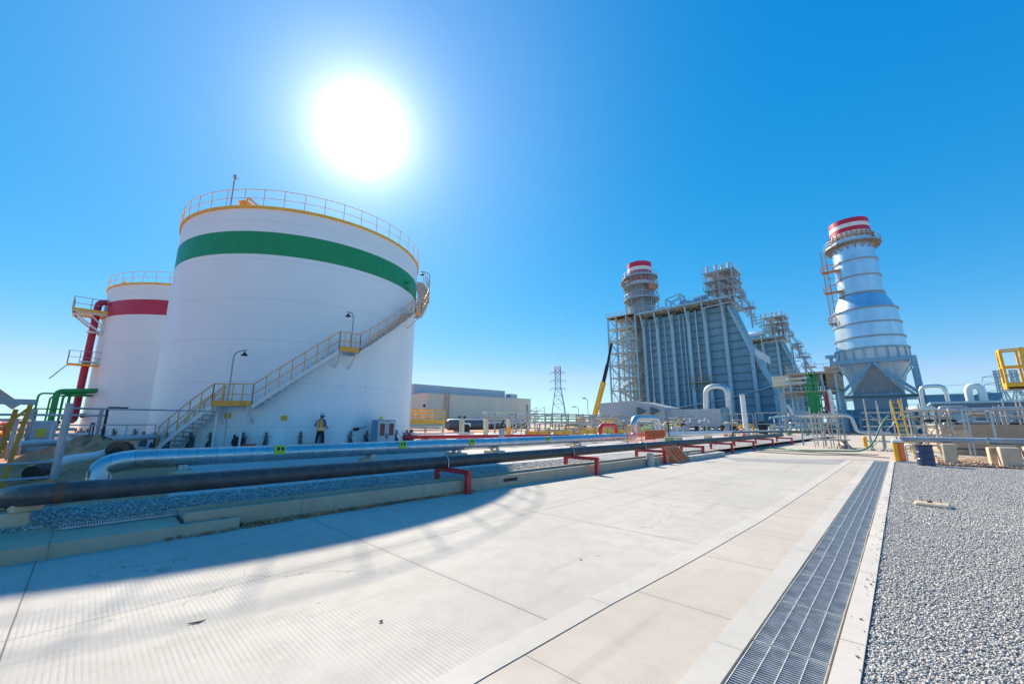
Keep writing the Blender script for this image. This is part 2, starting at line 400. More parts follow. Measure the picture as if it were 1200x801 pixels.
def struct(name, mb, m, kind='structure', label=None, cat=None):
    o = mb.build(name, m); o['kind'] = kind
    o['label'] = label or name.replace('_', ' '); o['category'] = cat or name.replace('_', ' ')
    return o
def dup(root, loc, label=None, group=None, rz=None):
    def cp(o, parent):
        c = o.copy(); col.objects.link(c)
        if parent: c.parent = parent
        for ch in [x for x in CH.get(o.name, [])]: cp(ch, c)
        return c
    CH = {}
    for x in list(bpy.data.objects):
        if x.parent: CH.setdefault(x.parent.name, []).append(x)
    c = cp(root, None); c.location = loc; WLOC[c.name] = Vector(loc)
    if rz is not None: c.rotation_euler.z = rz
    if label: c['label'] = label
    if group: c['group'] = group
    return c
def fillet(pts, rad, n=5):
    """polyline with its corners rounded, for pipes and elbows"""
    P = [Vector(p) for p in pts]; out = [P[0]]
    for i in range(1, len(P)-1):
        a, b, c = P[i-1], P[i], P[i+1]
        d1 = min(rad, (a-b).length*.49); d2 = min(rad, (c-b).length*.49)
        p, q = b+(a-b).normalized()*d1, b+(c-b).normalized()*d2
        for k in range(n+1):
            t = k/n; out.append(p*(1-t)**2+b*(2*t*(1-t))+q*t*t)
    out.append(P[-1]); return out
ORD = ['nearest','second','third','fourth','fifth','sixth','seventh','eighth','ninth','tenth','eleventh','twelfth','thirteenth','fourteenth','fifteenth','sixteenth','seventeenth','eighteenth','nineteenth','twentieth','twenty-first','twenty-second','twenty-third','twenty-fourth','twenty-fifth']

# ------------------------------------------------------------------ camera, sky, sun
cam = bpy.data.cameras.new('camera'); co = bpy.data.objects.new('camera', cam); col.objects.link(co)
co.location = (0, 0, 1.6); co.rotation_euler = (R(90+11.44), 0, R(43.7))
cam.sensor_width = 36; cam.lens = 36*467/1200; cam.clip_end = 8000; cam.clip_start = .05
scene.camera = co
SUN_EL, SUN_AZ = 35.9, -66.95          # azimuth measured from +Y towards +X
sd = Vector((math.cos(R(SUN_EL))*math.sin(R(SUN_AZ)), math.cos(R(SUN_EL))*math.cos(R(SUN_AZ)), math.sin(R(SUN_EL))))
sl = bpy.data.lights.new('sun', 'SUN'); sl.energy = 3.25; sl.angle = R(.53); sl.color = (1, .885, .7)
so = bpy.data.objects.new('sun', sl); col.objects.link(so); so.rotation_euler = sd.to_track_quat('Z', 'Y').to_euler(); so.location = (0, 0, 60)
world = bpy.data.worlds.new('World'); scene.world = world; world.use_nodes = True
wt = world.node_tree
for n in list(wt.nodes): wt.nodes.remove(n)
wo = wt.nodes.new('ShaderNodeOutputWorld'); bg = wt.nodes.new('ShaderNodeBackground')
SKY_TINT = (.8, 1., 1.1)
sky = wt.nodes.new('ShaderNodeTexSky'); sky.sky_type = 'NISHITA'; sky.sun_disc = False
sky.sun_elevation = R(SUN_EL); sky.sun_rotation = R(SUN_AZ); sky.air_density = 1.0; sky.dust_density = .05; sky.ozone_density = 3.0; sky.altitude = 1500
hs = wt.nodes.new('ShaderNodeHueSaturation'); hs.inputs['Saturation'].default_value = 1.35; hs.inputs['Value'].default_value = 1.0
wt.links.new(sky.outputs[0], hs.inputs['Color'])
bg.inputs['Strength'].default_value = .1
tint = mix_n(wt, 1., hs.outputs[0], SKY_TINT, 'MULTIPLY')
sep = wt.nodes.new('ShaderNodeSeparateColor'); cmb = wt.nodes.new('ShaderNodeCombineColor'); wt.links.new(tint, sep.inputs[0])
for i_, (gm, kk) in enumerate(((1.1, .88), (.58, 1.13), (.36, 1.92))):     # photographic response of the sky colour
    wt.links.new(math_n(wt, 'MULTIPLY', math_n(wt, 'POWER', sep.outputs[i_], gm), kk), cmb.inputs[i_])
gch = cmb.inputs[1].links[0].from_socket; rch = cmb.inputs[0].links[0].from_socket
wt.links.new(math_n(wt, 'MINIMUM', rch, math_n(wt, 'MULTIPLY', gch, .62)), cmb.inputs[0])
wt.links.new(cmb.outputs[0], bg.inputs['Color'])
# (the air is dry and clear: deep blue overhead)
# bright aureole of the sun in the sky itself (the sun stands inside the frame)
tc = wt.nodes.new('ShaderNodeTexCoord'); dt = wt.nodes.new('ShaderNodeVectorMath'); dt.operation = 'DOT_PRODUCT'
nm = wt.nodes.new('ShaderNodeVectorMath'); nm.operation = 'NORMALIZE'; wt.links.new(tc.outputs['Generated'], nm.inputs[0])
wt.links.new(nm.outputs[0], dt.inputs[0]); dt.inputs[1].default_value = (math.cos(R(37))*math.sin(R(SUN_AZ)), math.cos(R(37))*math.cos(R(SUN_AZ)), math.sin(R(37)))
dp = math_n(wt, 'MAXIMUM', dt.outputs['Value'], 0.)
a1 = math_n(wt, 'MULTIPLY', math_n(wt, 'POWER', dp, 500.), .8)
a2 = math_n(wt, 'MULTIPLY', math_n(wt, 'POWER', dp, 110.), .3)
a3 = math_n(wt, 'MULTIPLY', math_n(wt, 'POWER', dp, 12.), .095)
aur = math_n(wt, 'ADD', math_n(wt, 'ADD', a1, a2), a3)
bg2 = wt.nodes.new('ShaderNodeBackground'); bg2.inputs['Color'].default_value = (1, .97, .95, 1); wt.links.new(aur, bg2.inputs['Strength'])
ad = wt.nodes.new('ShaderNodeAddShader'); wt.links.new(bg.outputs[0], ad.inputs[0]); wt.links.new(bg2.outputs[0], ad.inputs[1])
wt.links.new(ad.outputs[0], wo.inputs[0])
scene.view_settings.view_transform = 'Standard'; scene.view_settings.look = 'None'
scene.view_settings.exposure = 1.3; scene.view_settings.gamma = 1
scene.cycles.max_bounces = 6; scene.cycles.diffuse_bounces = 3; scene.cycles.glossy_bounces = 3

# ------------------------------------------------------------------ setting: ground, road, kerbs, gravel
WX = lambda y: -7.9+.05*y             # road face of the low wall on the left, slightly askew to the drain
def sheet(pts, z): 
    m = MB(); m._add([(x, y, z) for x, y in pts], [tuple(range(len(pts)))]); return m
struct('ground', sheet([(-3000,-3000),(3000,-3000),(3000,3000),(-3000,3000)], -.06), 'earth')
struct('road', sheet([(WX(-14)-.05,-14),(-2.1,-14),(-2.1,2),(-1.8,8),(-1.6,23.6),(WX(23.6)-.05,23.6)], 0), 'road')
struct('yard', sheet([(-9.2,23.6),(60,23.6),(60,140),(-140,140),(-140,48),(-9.2,48)], -.008), 'yardm')
struct('paving_strip', sheet([(-6.35,20.9),(-5.2,19.3),(-2.2,20.4),(-.6,23.0),(-.6,24.2),(-2.0,23.9),(-2.4,23.2),(-4.4,21.6)], .004), 'patch')
EL = [(-14,-2.2),(2,-2.13),(3.5,-2.08),(4.8,-2.0),(6.1,-1.94),(8,-1.87),(10,-1.83),(16,-1.76),(23.3,-1.7)]   # gently curving line between road and walk
m = MB()
m._add([(x-.22,y,.0145) for y,x in EL]+[(x-.008,y,.0145) for y,x in EL]+[(x-.22,y,-.06) for y,x in EL]+[(x-.008,y,-.06) for y,x in EL],
  [(i,i+9,i+10,i+1) for i in range(8)]+[(i+18,i,i+1,i+19) for i in range(8)]+[(i+9,i+27,i+28,i+10) for i in range(8)])
struct('road_edge_strip', m, 'strip')
struct('sidewalk', sheet([(-1.22,-14),(-1.22,23.3)]+[(x+.004,y) for y,x in reversed(EL)], .0125), 'walk')
m = MB(); m.box(-1.22, -1.03, -14, 23.4, -.3, .018); struct('drain_edge', m, 'strip')
m = MB(); m.box(-.545, -.4, -14, 23.4, -.3, .03); struct('kerb', m, 'kerbm')
m = MB(); m._add([(-1.03,-14,-.28),(-.545,-14,-.28),(-.545,23.4,-.28),(-1.03,23.4,-.28)], [(0,1,2,3)]); m.quad((-1.029,23.4,-.3),(-.545,23.4,-.3),(-.545,23.4,.0),(-1.029,23.4,.0))
struct('drain_channel', m, 'dark')
struct('gravel', sheet([(-.4,-14),(40,-14),(40,21.5),(4.5,23.0),(1.2,22.7),(-.4,23.3)], .004), 'gravel')
# loose crushed stones in the near part of the gravel bed
import numpy as np
def gravel_stones(name, region, n, smin, smax, z, seed, label, mname='stone'):
    rg = np.random.default_rng(seed)
    base = np.array([(1,0,0),(-1,0,0),(0,1,0),(0,-1,0),(0,0,1),(0,0,-1)], float)
    fs = np.array([(0,2,4),(2,1,4),(1,3,4),(3,0,4),(2,0,5),(1,2,5),(3,1,5),(0,3,5)])
    P = region(rg, n); n = len(P)
    s = (smin+(smax-smin)*rg.random((n,1,1))**2*1.7)*rg.uniform(.55, 1.25, (n,6,1))
    V = base[None]*s; V[:,:,2] *= .65
    V += rg.normal(0, .18, V.shape)*s
    an = rg.uniform(0, 2*PI, n); ca, sa = np.cos(an), np.sin(an)
    t = rg.normal(0, .35, n); ct, st = np.cos(t), np.sin(t)
    y2 = V[:,:,1]*ct[:,None]-V[:,:,2]*st[:,None]; z2 = V[:,:,1]*st[:,None]+V[:,:,2]*ct[:,None]
    X = V[:,:,0]*ca[:,None]-y2*sa[:,None]+P[:,0:1]; Y = V[:,:,0]*sa[:,None]+y2*ca[:,None]+P[:,1:2]
    Z = z2+z+rg.uniform(0, smax*.8, (n,1))
    vs = np.stack([X,Y,Z], -1).reshape(-1,3)
    F = (fs[None]+np.arange(n)[:,None,None]*6).reshape(-1,3)
    me = bpy.data.meshes.new(name); me.vertices.add(len(vs)); me.vertices.foreach_set('co', vs.ravel())
    me.loops.add(F.size); me.loops.foreach_set('vertex_index', F.ravel().astype(np.int32))
    me.polygons.add(len(F)); me.polygons.foreach_set('loop_start', np.arange(0, F.size, 3, dtype=np.int32))
    me.update(calc_edges=True); me.validate()
    at = me.attributes.new('tone', 'FLOAT', 'POINT')
    at.data.foreach_set('value', np.repeat(np.clip(rg.normal(.5, .27, n), 0, 1), 6).astype(np.float32))
    me.materials.append(M[mname])
    o = bpy.data.objects.new(name, me); col.objects.link(o); o['kind'] = 'stuff'; o['label'] = label; o['category'] = 'gravel'
    return o
def reg_right(rg, n):
    y = 1.2+11.5*rg.random(n*3)**1.7; x = -.39+rg.random(n*3)*(1.2+.75*y)
    k = np.ones(n*3, bool); az = np.arctan2(x, y); k &= az < R(12.5); 
    return np.stack([x, y], -1)[k][:n]
gravel_stones('loose_gravel', reg_right, 135000, .005, .0115, .008, 3, 'loose grey crushed stones covering the gravel bed right of the kerb')
def reg_far(rg, n):
    y = rg.uniform(9.5, 22.6, n); x = -.39+rg.random(n)*(.9+.32*y)
    return np.stack([x, y], -1)
gravel_stones('loose_gravel', lambda rg, n: np.stack([-.405-np.abs(rg.normal(0,.05,n)).clip(0,.135), rg.uniform(2, 20, n)],-1), 130, .006, .012, .032, 29, 'stray stones scattered on the kerb beside the gravel')
gravel_stones('loose_gravel', reg_far, 60000, .009, .016, .006, 23, 'loose grey stones over the far half of the gravel bed')
def reg_left(rg, n):
    y = rg.uniform(-1.3, 14, n); x = WX(y)-.64-rg.random(n)*1.9
    return np.stack([x, y], -1)
gravel_stones('loose_gravel', reg_left, 26000, .012, .024, .2, 5, 'loose grey stones behind the low wall under the black pipe')
# raised ground left of the wall
struct('gravel_strip', sheet([(WX(-14)-.5,-14),(WX(60)-.5,60),(WX(60)-2.6,60),(WX(-14)-2.6,-14)], .19), gravel_material('grey_gravel_strip', GC, 26))
struct('concrete_apron', sheet([(WX(1.3)-2.6,1.3),(WX(48)-2.6,48),(-44,48),(-44,5.5),(-22,3.4),(-16.5,2.4),(-12,1.35)], .2), 'apron')
struct('dirt_yard', sheet([(WX(-14)-2.6,-14),(WX(1.3)-2.6,1.3),(-12,1.35),(-16.5,2.4),(-22,3.4),(-44,5.5),(-44,60),(-140,60),(-140,-60),(-10.5,-60)], .194), 'dirt')
# heap of dug soil beside the tank
def heap(name, c, rx, ry, h, seed, rz=0, nr=9, na=26):
    r_ = random.Random(seed); m = MB(); vs = [(c[0], c[1], c[2]+h)]; fs = []
    for i in range(1, nr+1):
        t = i/nr
        for j in range(na):
            a = 2*PI*j/na; k = 1+.12*math.sin(3*a+seed)+r_.uniform(-.05, .05)
            x, y = rx*t*k*math.cos(a), ry*t*k*math.sin(a)
            zz = h*(1-t)**1.15*(1+r_.uniform(-.18, .18)) if i < nr else -.05
            vs.append((c[0]+x*math.cos(rz)-y*math.sin(rz), c[1]+x*math.sin(rz)+y*math.cos(rz), c[2]+zz))
    for j in range(na): fs.append((0, 1+j, 1+(j+1)%na))
    for i in range(nr-1):
        for j in range(na):
            a, b = 1+i*na+j, 1+i*na+(j+1)%na; fs.append((a, a+na, b+na, b))
    m._add(vs, fs, True); return m
o = heap('soil_heap', (-22, .3, .15), 5.5, 2.0, 1.0, 3, R(14)).build('soil_heap', 'soil'); o['kind'] = 'structure'; o['label'] = 'heap of dug brown soil'; o['category'] = 'soil'
o = heap('soil_heap', (-16.8, -1.1, .2), 1.9, 1.0, .3, 8).build('soil_heap', 'soil'); o['kind'] = 'structure'; o['label'] = 'low bank of pale soil'; o['category'] = 'soil'
o = heap('soil_heap', (2.4, 26.2, -.04), 2.2, .8, .24, 5).build('soil_heap', 'tansoil'); o['kind'] = 'structure'; o['label'] = 'low spread of brown soil and rubble'; o['category'] = 'soil'

# grating panels of the long drain
def make_grate():
    t = thing('drain_grate', 'x', 'drain grate')
    m = MB()
    for k in range(33): m.box(-.215, .215, k*.0279+.006, k*.0279+.0145, -.028, .0)
    m.build('grating_bars', 'grate', t, local=True)['label'] = 'close set cross bars'
    m = MB()
    for k in range(5): m.box(-.222+k*.111-.003, -.222+k*.111+.003, .002, .92, -.03, .003)
    m.box(-.226, .226, .0005, .004, -.03, .001); m.box(-.226, .226, .918, .921, -.03, .001)
    m.build('bearing_frame', 'gratebar', t, local=True)
    return t
g0 = make_grate()
for i in range(22):
    y = 2.74+i*.936
    g_ = g0 if i == 0 else dup(g0, (0,0,0))
    g_.location = (-.787+rnd.uniform(-.004,.004), y, .012+rnd.uniform(-.003,.003)); g_.rotation_euler.z = rnd.uniform(-.006,.006)
    g_['label'] = f'{ORD[i]} steel grating panel from the camera in the long drain by the gravel' if i else 'nearest steel grating panel of the long drain at the bottom edge'
    g_['group'] = 'grating panels along the drain'

# low wall on the left with its channel top, near slab, grate
w = thing('low_wall', 'long low concrete wall along the left road edge with channelled top under the black pipe', 'wall', (WX(1.9), 1.9, 0))
m = MB()
def skew(xa, xb, y0, y1, z0, z1):
    vs = [(WX(y0)+xa,y0,z0),(WX(y0)+xb,y0,z0),(WX(y1)+xb,y1,z0),(WX(y1)+xa,y1,z0),(WX(y0)+xa,y0,z1),(WX(y0)+xb,y0,z1),(WX(y1)+xb,y1,z1),(WX(y1)+xa,y1,z1)]
    m._add(vs, [(0,3,2,1),(4,5,6,7),(0,1,5,4),(1,2,6,5),(2,3,7,6),(3,0,4,7)])
Y1 = 21.6
skew(-.12, 0, 1.2, Y1, -.05, .28); skew(-.62, -.48, 1.2, Y1, -.05, .28); skew(-.48, -.12, 1.2, Y1, -.05, .225)
m.build('wall_body', 'wallc', w)

m = MB(); skew(-.02, .005, 7.55, 8.05, .12, .2); m.build('weep_opening', 'dark', w)
m = MB(); skew(-.4, .35, 17.9, 21.9, -.05, .2); m.build('end_ramp', 'conc', w)
s_ = thing('kerb_slab', 'raised concrete slab with slotted drain at the near left road edge in tank shade', 'slab', (-8.2, -1, 0))
m = MB()
m._add([(-9.5,-14,-.05),(-7.61,-14,-.05),(-7.61,1.18,-.05),(-8.55,1.18,-.05),(-8.55,-.12,-.05),(-9.4,-.3,-.05),(-9.5,-14,.205),(-7.61,-14,.18),(-7.61,1.18,.165),(-8.55,1.18,.2),(-8.55,-.12,.2),(-9.4,-.3,.205)],
  [(5,4,3,2,1,0),(6,7,8,9,10,11),(0,1,7,6),(1,2,8,7),(2,3,9,8),(3,4,10,9),(4,5,11,10),(5,0,6,11)])
m.build('slab_body', 'wallc', s_)
m = MB(); m.box(-7.72, -7.61, 1.18, 1.86, -.05, .16); m.build('edge_kerb', 'wallc', s_)
m = MB(); m.box(-8.3, -7.74, 1.15, 1.17, .1, .192); m.build('end_slot', 'dark', s_)
m = MB()
m.box(-8.54,-8.31,-.06,1.17,.19,.2035); m.build('slot_shade_strip','dark',s_); m = MB()  # dark strip laid under the bars, painting the shade inside the slots
for k in range(44): m.box(-8.53, -8.32, -.05+k*.028, -.05+k*.028+.013, .205, .222)
m.box(-8.55, -8.535, -.06, 1.19, .2, .224); m.box(-8.315, -8.3, -.06, 1.19, .2, .224)
m.build('slotted_grate', 'grate', s_)
# weed in the pit behind the kerb, rubble along the wall foot
m = MB(); rw = random.Random(4)
for k in range(60):
    a = rw.uniform(0, 6.28); x, y = -7.79+rw.uniform(-.05, .05), 1.55+rw.uniform(-.16, .16); L_ = rw.uniform(.05, .14); e = rw.uniform(.4, 1.3)
    p = Vector((x, y, .06)); q = p+Vector((math.cos(a)*L_*math.cos(e), math.sin(a)*L_*math.cos(e), L_*math.sin(e)))
    n_ = Vector((-math.sin(a), math.cos(a), 0))*.011; mid_ = (p+q)/2+Vector((0,0,.012))
    m.quad(p, mid_+n_, q, mid_-n_)
tag(m.build('weed', 'leaf', origin=(-7.79, 1.55, .03)), 'small green weed growing in the pit behind the near kerb', 'weed')
def reg_foot(rg, n):
    y = rg.uniform(1.0, 6.6, n)**1.0; k = np.minimum(1, 1.7/y); x = WX(y)+.0+rg.random(n)**1.6*.3*k*(.5+.5*(y<4.5))
    return np.stack([x, y], -1)
o = gravel_stones('rubble', reg_foot, 1500, .008, .034, .0, 11, 'crumbled mortar and grit along the foot of the low wall', 'soil')
o['category'] = 'rubble'
m = MB(); TW = (Vector((-4.4,.8,.008)),Vector((-4.37,.92,.008)))
m.tube([TW[0].lerp(TW[1],t)+Vector((.02*math.sin(4*t),.015*math.sin(3*t),0)) for t in (0,.2,.45,.7,1)], [.003,.006,.007,.005,.002], 5)
tag(m.build('twig', 'wood', origin=(-4.2, 1.3, 0)), 'dry brown twig lying on the concrete road', 'twig')
rl = random.Random(12)
for (x, y, lab) in ((-3.05,.98,'on the tined road near the bottom edge, larger of the pair'),(-2.72,1.12,'near the bottom edge, smaller of the pair'),(-3.3,1.9,'alone in the middle of the nearest road slab'),(-2.98,4.3,'on the second road slab beside a pebble')):
    m = MB(); k = 7; vs = [(x+.024*rl.uniform(.5,1.1)*math.cos(2*PI*j/k), y+.02*rl.uniform(.5,1.1)*math.sin(2*PI*j/k), .004+rl.uniform(0,.012)) for j in range(k)]
    m._add(vs+[(x,y,.02)], [(j,(j+1)%k,k) for j in range(k)])
    tag(m.build('dry_leaf', 'wood', origin=(x,y,0)), 'curled dry brown leaf '+lab, 'leaf', 'dry leaves on the road')

# ------------------------------------------------------------------ pipes along the wall
BX = lambda y: -8.62+.045*y
p_ = thing('black_pipeline', 'long black coated pipe carried on red frames along the low wall', 'pipeline', (BX(6), 6, .5))
m = MB(); m.tube(fillet([(BX(-.42)-2.6,-1.2,.3),(BX(-.42),-.42,.645),(BX(.3),.3,.645),(BX(20),20,.645),(BX(38),38,.645)], .5, 6), .143, 22); m.build('pipe', 'black', p_)
for y in (6.3,11.3,16.1):
    m = MB(); a = [(BX(y)+.16*math.cos(t), y, .645+.16*math.sin(t)) for t in [PI*k/10 for k in range(11)]]
    m.tube([(a[0][0],y,.49)]+a+[(a[-1][0],y,.49)], .014, 6, True); m.build('clamp', 'galv', p_)
m = MB()
for x in (BX(-.25),): 
    m.lathe([(.145,-.05),(.148,-.05),(.148,.05),(.145,.05)], (0,0,0), 20)
m2 = MB(); m2._add([(BX(-.12)+v[0], -.12+v[2], .645+v[1]) for v in m.v], m.f, True); m2.build('post_ghost_band', 'rustbrown', p_)['label'] = 'rust red band added for the ghosted post foot'  # added band imitating the blurred ghost of the rust red post foot
for i, (px, y, le, h) in enumerate(((-7.44,6.3,1.2,.475),(-7.1,11.3,1.2,.49),(-6.97,16.1,1.2,.48),(-6.85,20.1,1.0,.5),(-6.69,24,1.05,.5),(-6.54,27.8,1.05,.5),(-6.42,32.2,1.0,.5),(-5.98,36.2,.95,.48))):
    bx_ = px-le; zf = .19 if y < 21.6 else 0
    t = thing('pipe_support', f'{ORD[i]} red steel pipe support from the camera, '+('astride the low wall' if y < 17 else 'standing past the orange barrier'), 'pipe support', (px, y, 0), 'red frames under the black pipe')
    m = MB(); m.bar((px+.06,y,h-.005),(bx_-.06,y,h-.005), .1, .1); m.build('beam', 'red', t)
    m = MB(); m.box(px-.05,px+.05,y-.06,y+.06,.012,h-.056); m.build('leg', 'red', t)
    m = MB(); m.box(bx_-.05,bx_+.05,y-.05,y+.05,zf+.012,h-.056); m.build('leg', 'red', t)
    m = MB(); m.box(px-.09,px+.09,y-.09,y+.09,0,.012); m.build('base_plate', 'red', t)
    m = MB(); m.box(bx_-.09,bx_+.09,y-.09,y+.09,zf,zf+.012); m.build('base_plate', 'red', t)
SX = lambda y: -14.3+.06*y
p_ = thing('silver_pipeline', 'long bright metal clad insulated pipe with an elbow at its near end', 'pipeline', (SX(6), 6, .4))
def laps(m, pts, r_, gap):
    """raised lap bands of the sheet cladding every `gap` metres along a pipe"""
    acc = 0
    for a_, b_ in zip(pts, pts[1:]):
        d_ = (b_-a_).length; u_ = (b_-a_).normalized(); t_ = gap-acc
        while t_ < d_:
            p = a_+u_*t_; m.tube([p-u_*.009, p+u_*.009], r_+.005, 24); t_ += gap
        acc = (acc+d_) % gap
m = MB(); path = fillet([(SX(.5)+.1,.38,.1),(SX(.45),.42,.69),(SX(2),2,.69),(SX(12),12,.69),(SX(24.6),24.6,.69)], .95, 12)
m.tube(path, .235, 24); laps(m, path[:16], .235, .13); laps(m, path[15:], .235, .84); m.build('clad_pipe', 'clad_y', p_)
m = MB(); xx = SX(25); m.tube(fillet([(xx,24.3,.69),(xx,25.2,.69),(xx,25.0,1.9),(xx,28.9,1.9),(xx,28.7,.69),(xx,30.2,.69),(xx+.4,40,.69)], .75, 7), .22, 20); m.build('expansion_loop', 'clad_y', p_)
for y, lx in ((4.22,0),(8.32,0),(11.54,0),(16.4,0)):
    m = MB(); a = [(SX(y)+.243*math.cos(t), .69+.243*math.sin(t)) for t in [R(-8)+R(78)*k/6 for k in range(7)]]
    for k in range(6):
        m.quad((a[k][0],y-.17,a[k][1]),(a[k][0],y+.17,a[k][1]),(a[k+1][0],y+.17,a[k+1][1]),(a[k+1][0],y-.17,a[k+1][1]))
    lb = m.build('label_plate', 'lime', p_); lb['label'] = 'yellow label plate wrapped on the cladding'
    mk = MB(); a2 = [(SX(y)+.247*math.cos(t), .69+.247*math.sin(t)) for t in (R(20),R(28),R(36),R(44))]
    for (ya, yb) in ((y-.09,y-.02),(y+.03,y+.1)):
        for k in range(3): mk.quad((a2[k][0],ya,a2[k][1]),(a2[k][0],yb,a2[k][1]),(a2[k+1][0],yb,a2[k+1][1]),(a2[k+1][0],ya,a2[k+1][1]))
    mk.build('printed_mark', 'dark', lb)
for y, nm_ in ((1.95,'beside the near elbow'),(7.2,'below the tank cabinet'),(10.9,'in the shadow edge'),(13.0,'in full sun past the tank shadow'),(19.0,'far along near the expansion loop')):
    t = thing('pipe_sleeper', 'pale concrete sleeper under the silver pipe '+nm_, 'pipe support', (SX(y), y, .2), 'concrete sleepers under the silver pipe')
    m = MB(); m.obox((SX(y), y, .2), (1.0, .42, .17), 0, .02); m.build('block', 'conc2', t)
    m = MB(); m.box(SX(y)-.2, SX(y)+.2, y-.1, y+.1, .37, .385); m.box(SX(y)-.2, SX(y)-.17, y-.1, y+.1, .385, .5); m.box(SX(y)+.17, SX(y)+.2, y-.1, y+.1, .385, .5); m.build('saddle', 'galv', t)
# blocks stacked under the near end of the black pipe
for i, (x, y, z, sx, sy, sz, rz, lab) in enumerate(((-9.15,-.55,.205,.62,.34,.2,.1,'lowest one by the slab'),(-9.35,-.75,.41,.34,.28,.14,.1,'upper left one with rusty stains'),(-9.0,-.42,.41,.3,.3,.12,.2,'upper right one against the gravel'),(-9.75,-.95,.2,.4,.4,.3,.3,'outermost at the picture edge'))):
    m = MB(); m.obox((x,y,z),(sx,sy,sz),rz,.02)
    tag(m.build('concrete_block','conc2',origin=(x,y,z)), 'pale concrete block under the near black pipe end, '+lab, 'block', 'blocks under the near pipe end')

# ------------------------------------------------------------------ storage tanks
TC, TR, TH = (-31.6, 10.45), 8.0, 14.0
def P(th, r, z, C=TC): return (C[0]+r*math.cos(R(th)), C[1]+r*math.sin(R(th)), z)
def lamp(parent, base, h, arm, w=.035):
    """pole with a curved arm and a hooded lamp head"""
    b = Vector(base); a = Vector(arm)
    m = MB(); m.tube(fillet([b, b+Vector((0,0,h)), b+Vector((0,0,h+.12))+a], .35, 5), w, 7); f = m.build('floodlight', 'steel', parent)
    e = b+Vector((0,0,h+.02))+a*.86
    m = MB(); m.lathe([(.03,.1),(.05,.02),(.17,-.1),(.15,-.12),(.0,-.12)], e-Vector((0,0,.08)), 12); m.build('lamp_head', 'dark', f)
def tank(C, label, stripe, matname, stairs):
    t = thing('storage_tank', label, 'tank', (C[0], C[1], .2))
    m = MB(); m.lathe([(TR+.55,.0),(TR+.55,.3),(TR,.3)], (C[0],C[1],0), 96); m.build('ring_base', 'conc', t)
    m = MB(); m.lathe([(TR,.3),(TR,TH)], (C[0],C[1],0), 160); m.build('shell', 'tank', t)
    m = MB(); m.lathe([(TR+.03,TH-.02),(TR*.5,TH+.45),(.01,TH+.75)], (C[0],C[1],0), 96); m.build('roof', 'white', t)
    m = MB(); m.lathe([(TR+.006,11.1),(TR+.006,12.5)], (C[0],C[1],0), 160); m.build('stripe', matname, t)['label'] = stripe
    m = MB(); m.lathe([(TR+.002,TH-.06),(TR+.1,TH-.06),(TR+.1,TH+.08),(TR+.08,TH+.08),(TR+.08,TH)], (C[0],C[1],0), 128); m.build('rim_kerb', 'yellow', t)
    m = MB(); pts = [P(360*k/46, TR+.08, TH, C) for k in range(46)]; m.rail(pts, 1.12, .019, closed=True); m.build('roof_railing', 'orange', t)
    for k in range(40):
        th = 276+k*9.4+ (2 if k%2 else 0)
        if k > 26: break
        m = MB()
        for s_ in (-1,1):
            a = P(th+s_*.55, TR, 0, C); b = P(th+s_*.55, TR+.32, 0, C)
            m._add([(a[0],a[1],.3),(b[0],b[1],.3),(b[0],b[1],.5),(a[0],a[1],.95)], [(0,1,2,3)])
        c0 = P(th,TR+.16,.95,C); m.obox((c0[0],c0[1],.86),(.34,.22,.04),R(th))
        m.tube([P(th,TR+.2,.3,C),P(th,TR+.2,1.12,C)], .035, 6); m.lathe([(.0,1.12),(.07,1.1),(.07,.92)], (*P(th,TR+.2,0,C)[:2],0), 8)
        m.build('anchor_chair', 'darkgrey', t)
    return t
M['stripe_green'] = mat('stripe_green', (.015,.27,.095), .4, var=.06)
T1 = tank(TC, 'large white storage tank with green stripe and orange spiral stair', 'green stripe near the top', mat('stripe_green', (.015,.27,.095), .4, var=.06), True)
T2C = (-53.5, 7.6)
T2 = tank(T2C, 'white storage tank with crimson stripe behind the left edge of the larger tank', 'crimson stripe near the top', mat('stripe_crimson', (.5,.02,.065), .4, var=.06), False)
# spiral stair of the front tank
RI, RO = TR+.14, TR+.98

steps = [(299,.3),(316.3,2.45),(328.2,2.45),(353.2,5.65),(0.8+360,5.65),(390.5,9.2),(397,9.2),(436,13.9)]

stairo = None
for k in (1,3,5):   # landings
    (a0,z0),(a1,z1) = steps[k], steps[k+1]
    nseg = 8; stair = MB(); vs = []; fs = []
    for j in range(nseg+1):
        t0 = a0+(a1-a0)*j/nseg
        vs += [P(t0,RI,z0),P(t0,RO,z0),P(t0,RO,z0-.05),P(t0,RI,z0-.05)]
    for j in range(nseg):
        o_ = j*4; fs += [(o_+q_,o_+(q_+1)%4,o_+4+(q_+1)%4,o_+4+q_) for q_ in range(4)]
    fs += [(3,2,1,0),(nseg*4,nseg*4+1,nseg*4+2,nseg*4+3)]; stair._add(vs,fs)
    lo_ = stair.build('landing', 'steel', T1); stairo = stairo or lo_
for k in (0,2,4,6):
    (a0,z0),(a1,z1) = steps[k], steps[k+1]
    n = int((z1-z0)/.205)
    for j in range(n):
        t0 = a0+(a1-a0)*(j+.25)/n; z = z0+(z1-z0)*(j+1)/n-.02; dt_ = 1.9
        m = MB(); A = [P(t0,RI,z),P(t0+dt_,RI,z),P(t0+dt_,RO,z),P(t0,RO,z)]
        m._add(A+[(x,y,q-.04) for x,y,q in A], [(3,2,1,0),(4,5,6,7),(0,1,5,4),(1,2,6,5),(2,3,7,6),(3,0,4,7)])
        m.build('tread', 'steel', stairo)
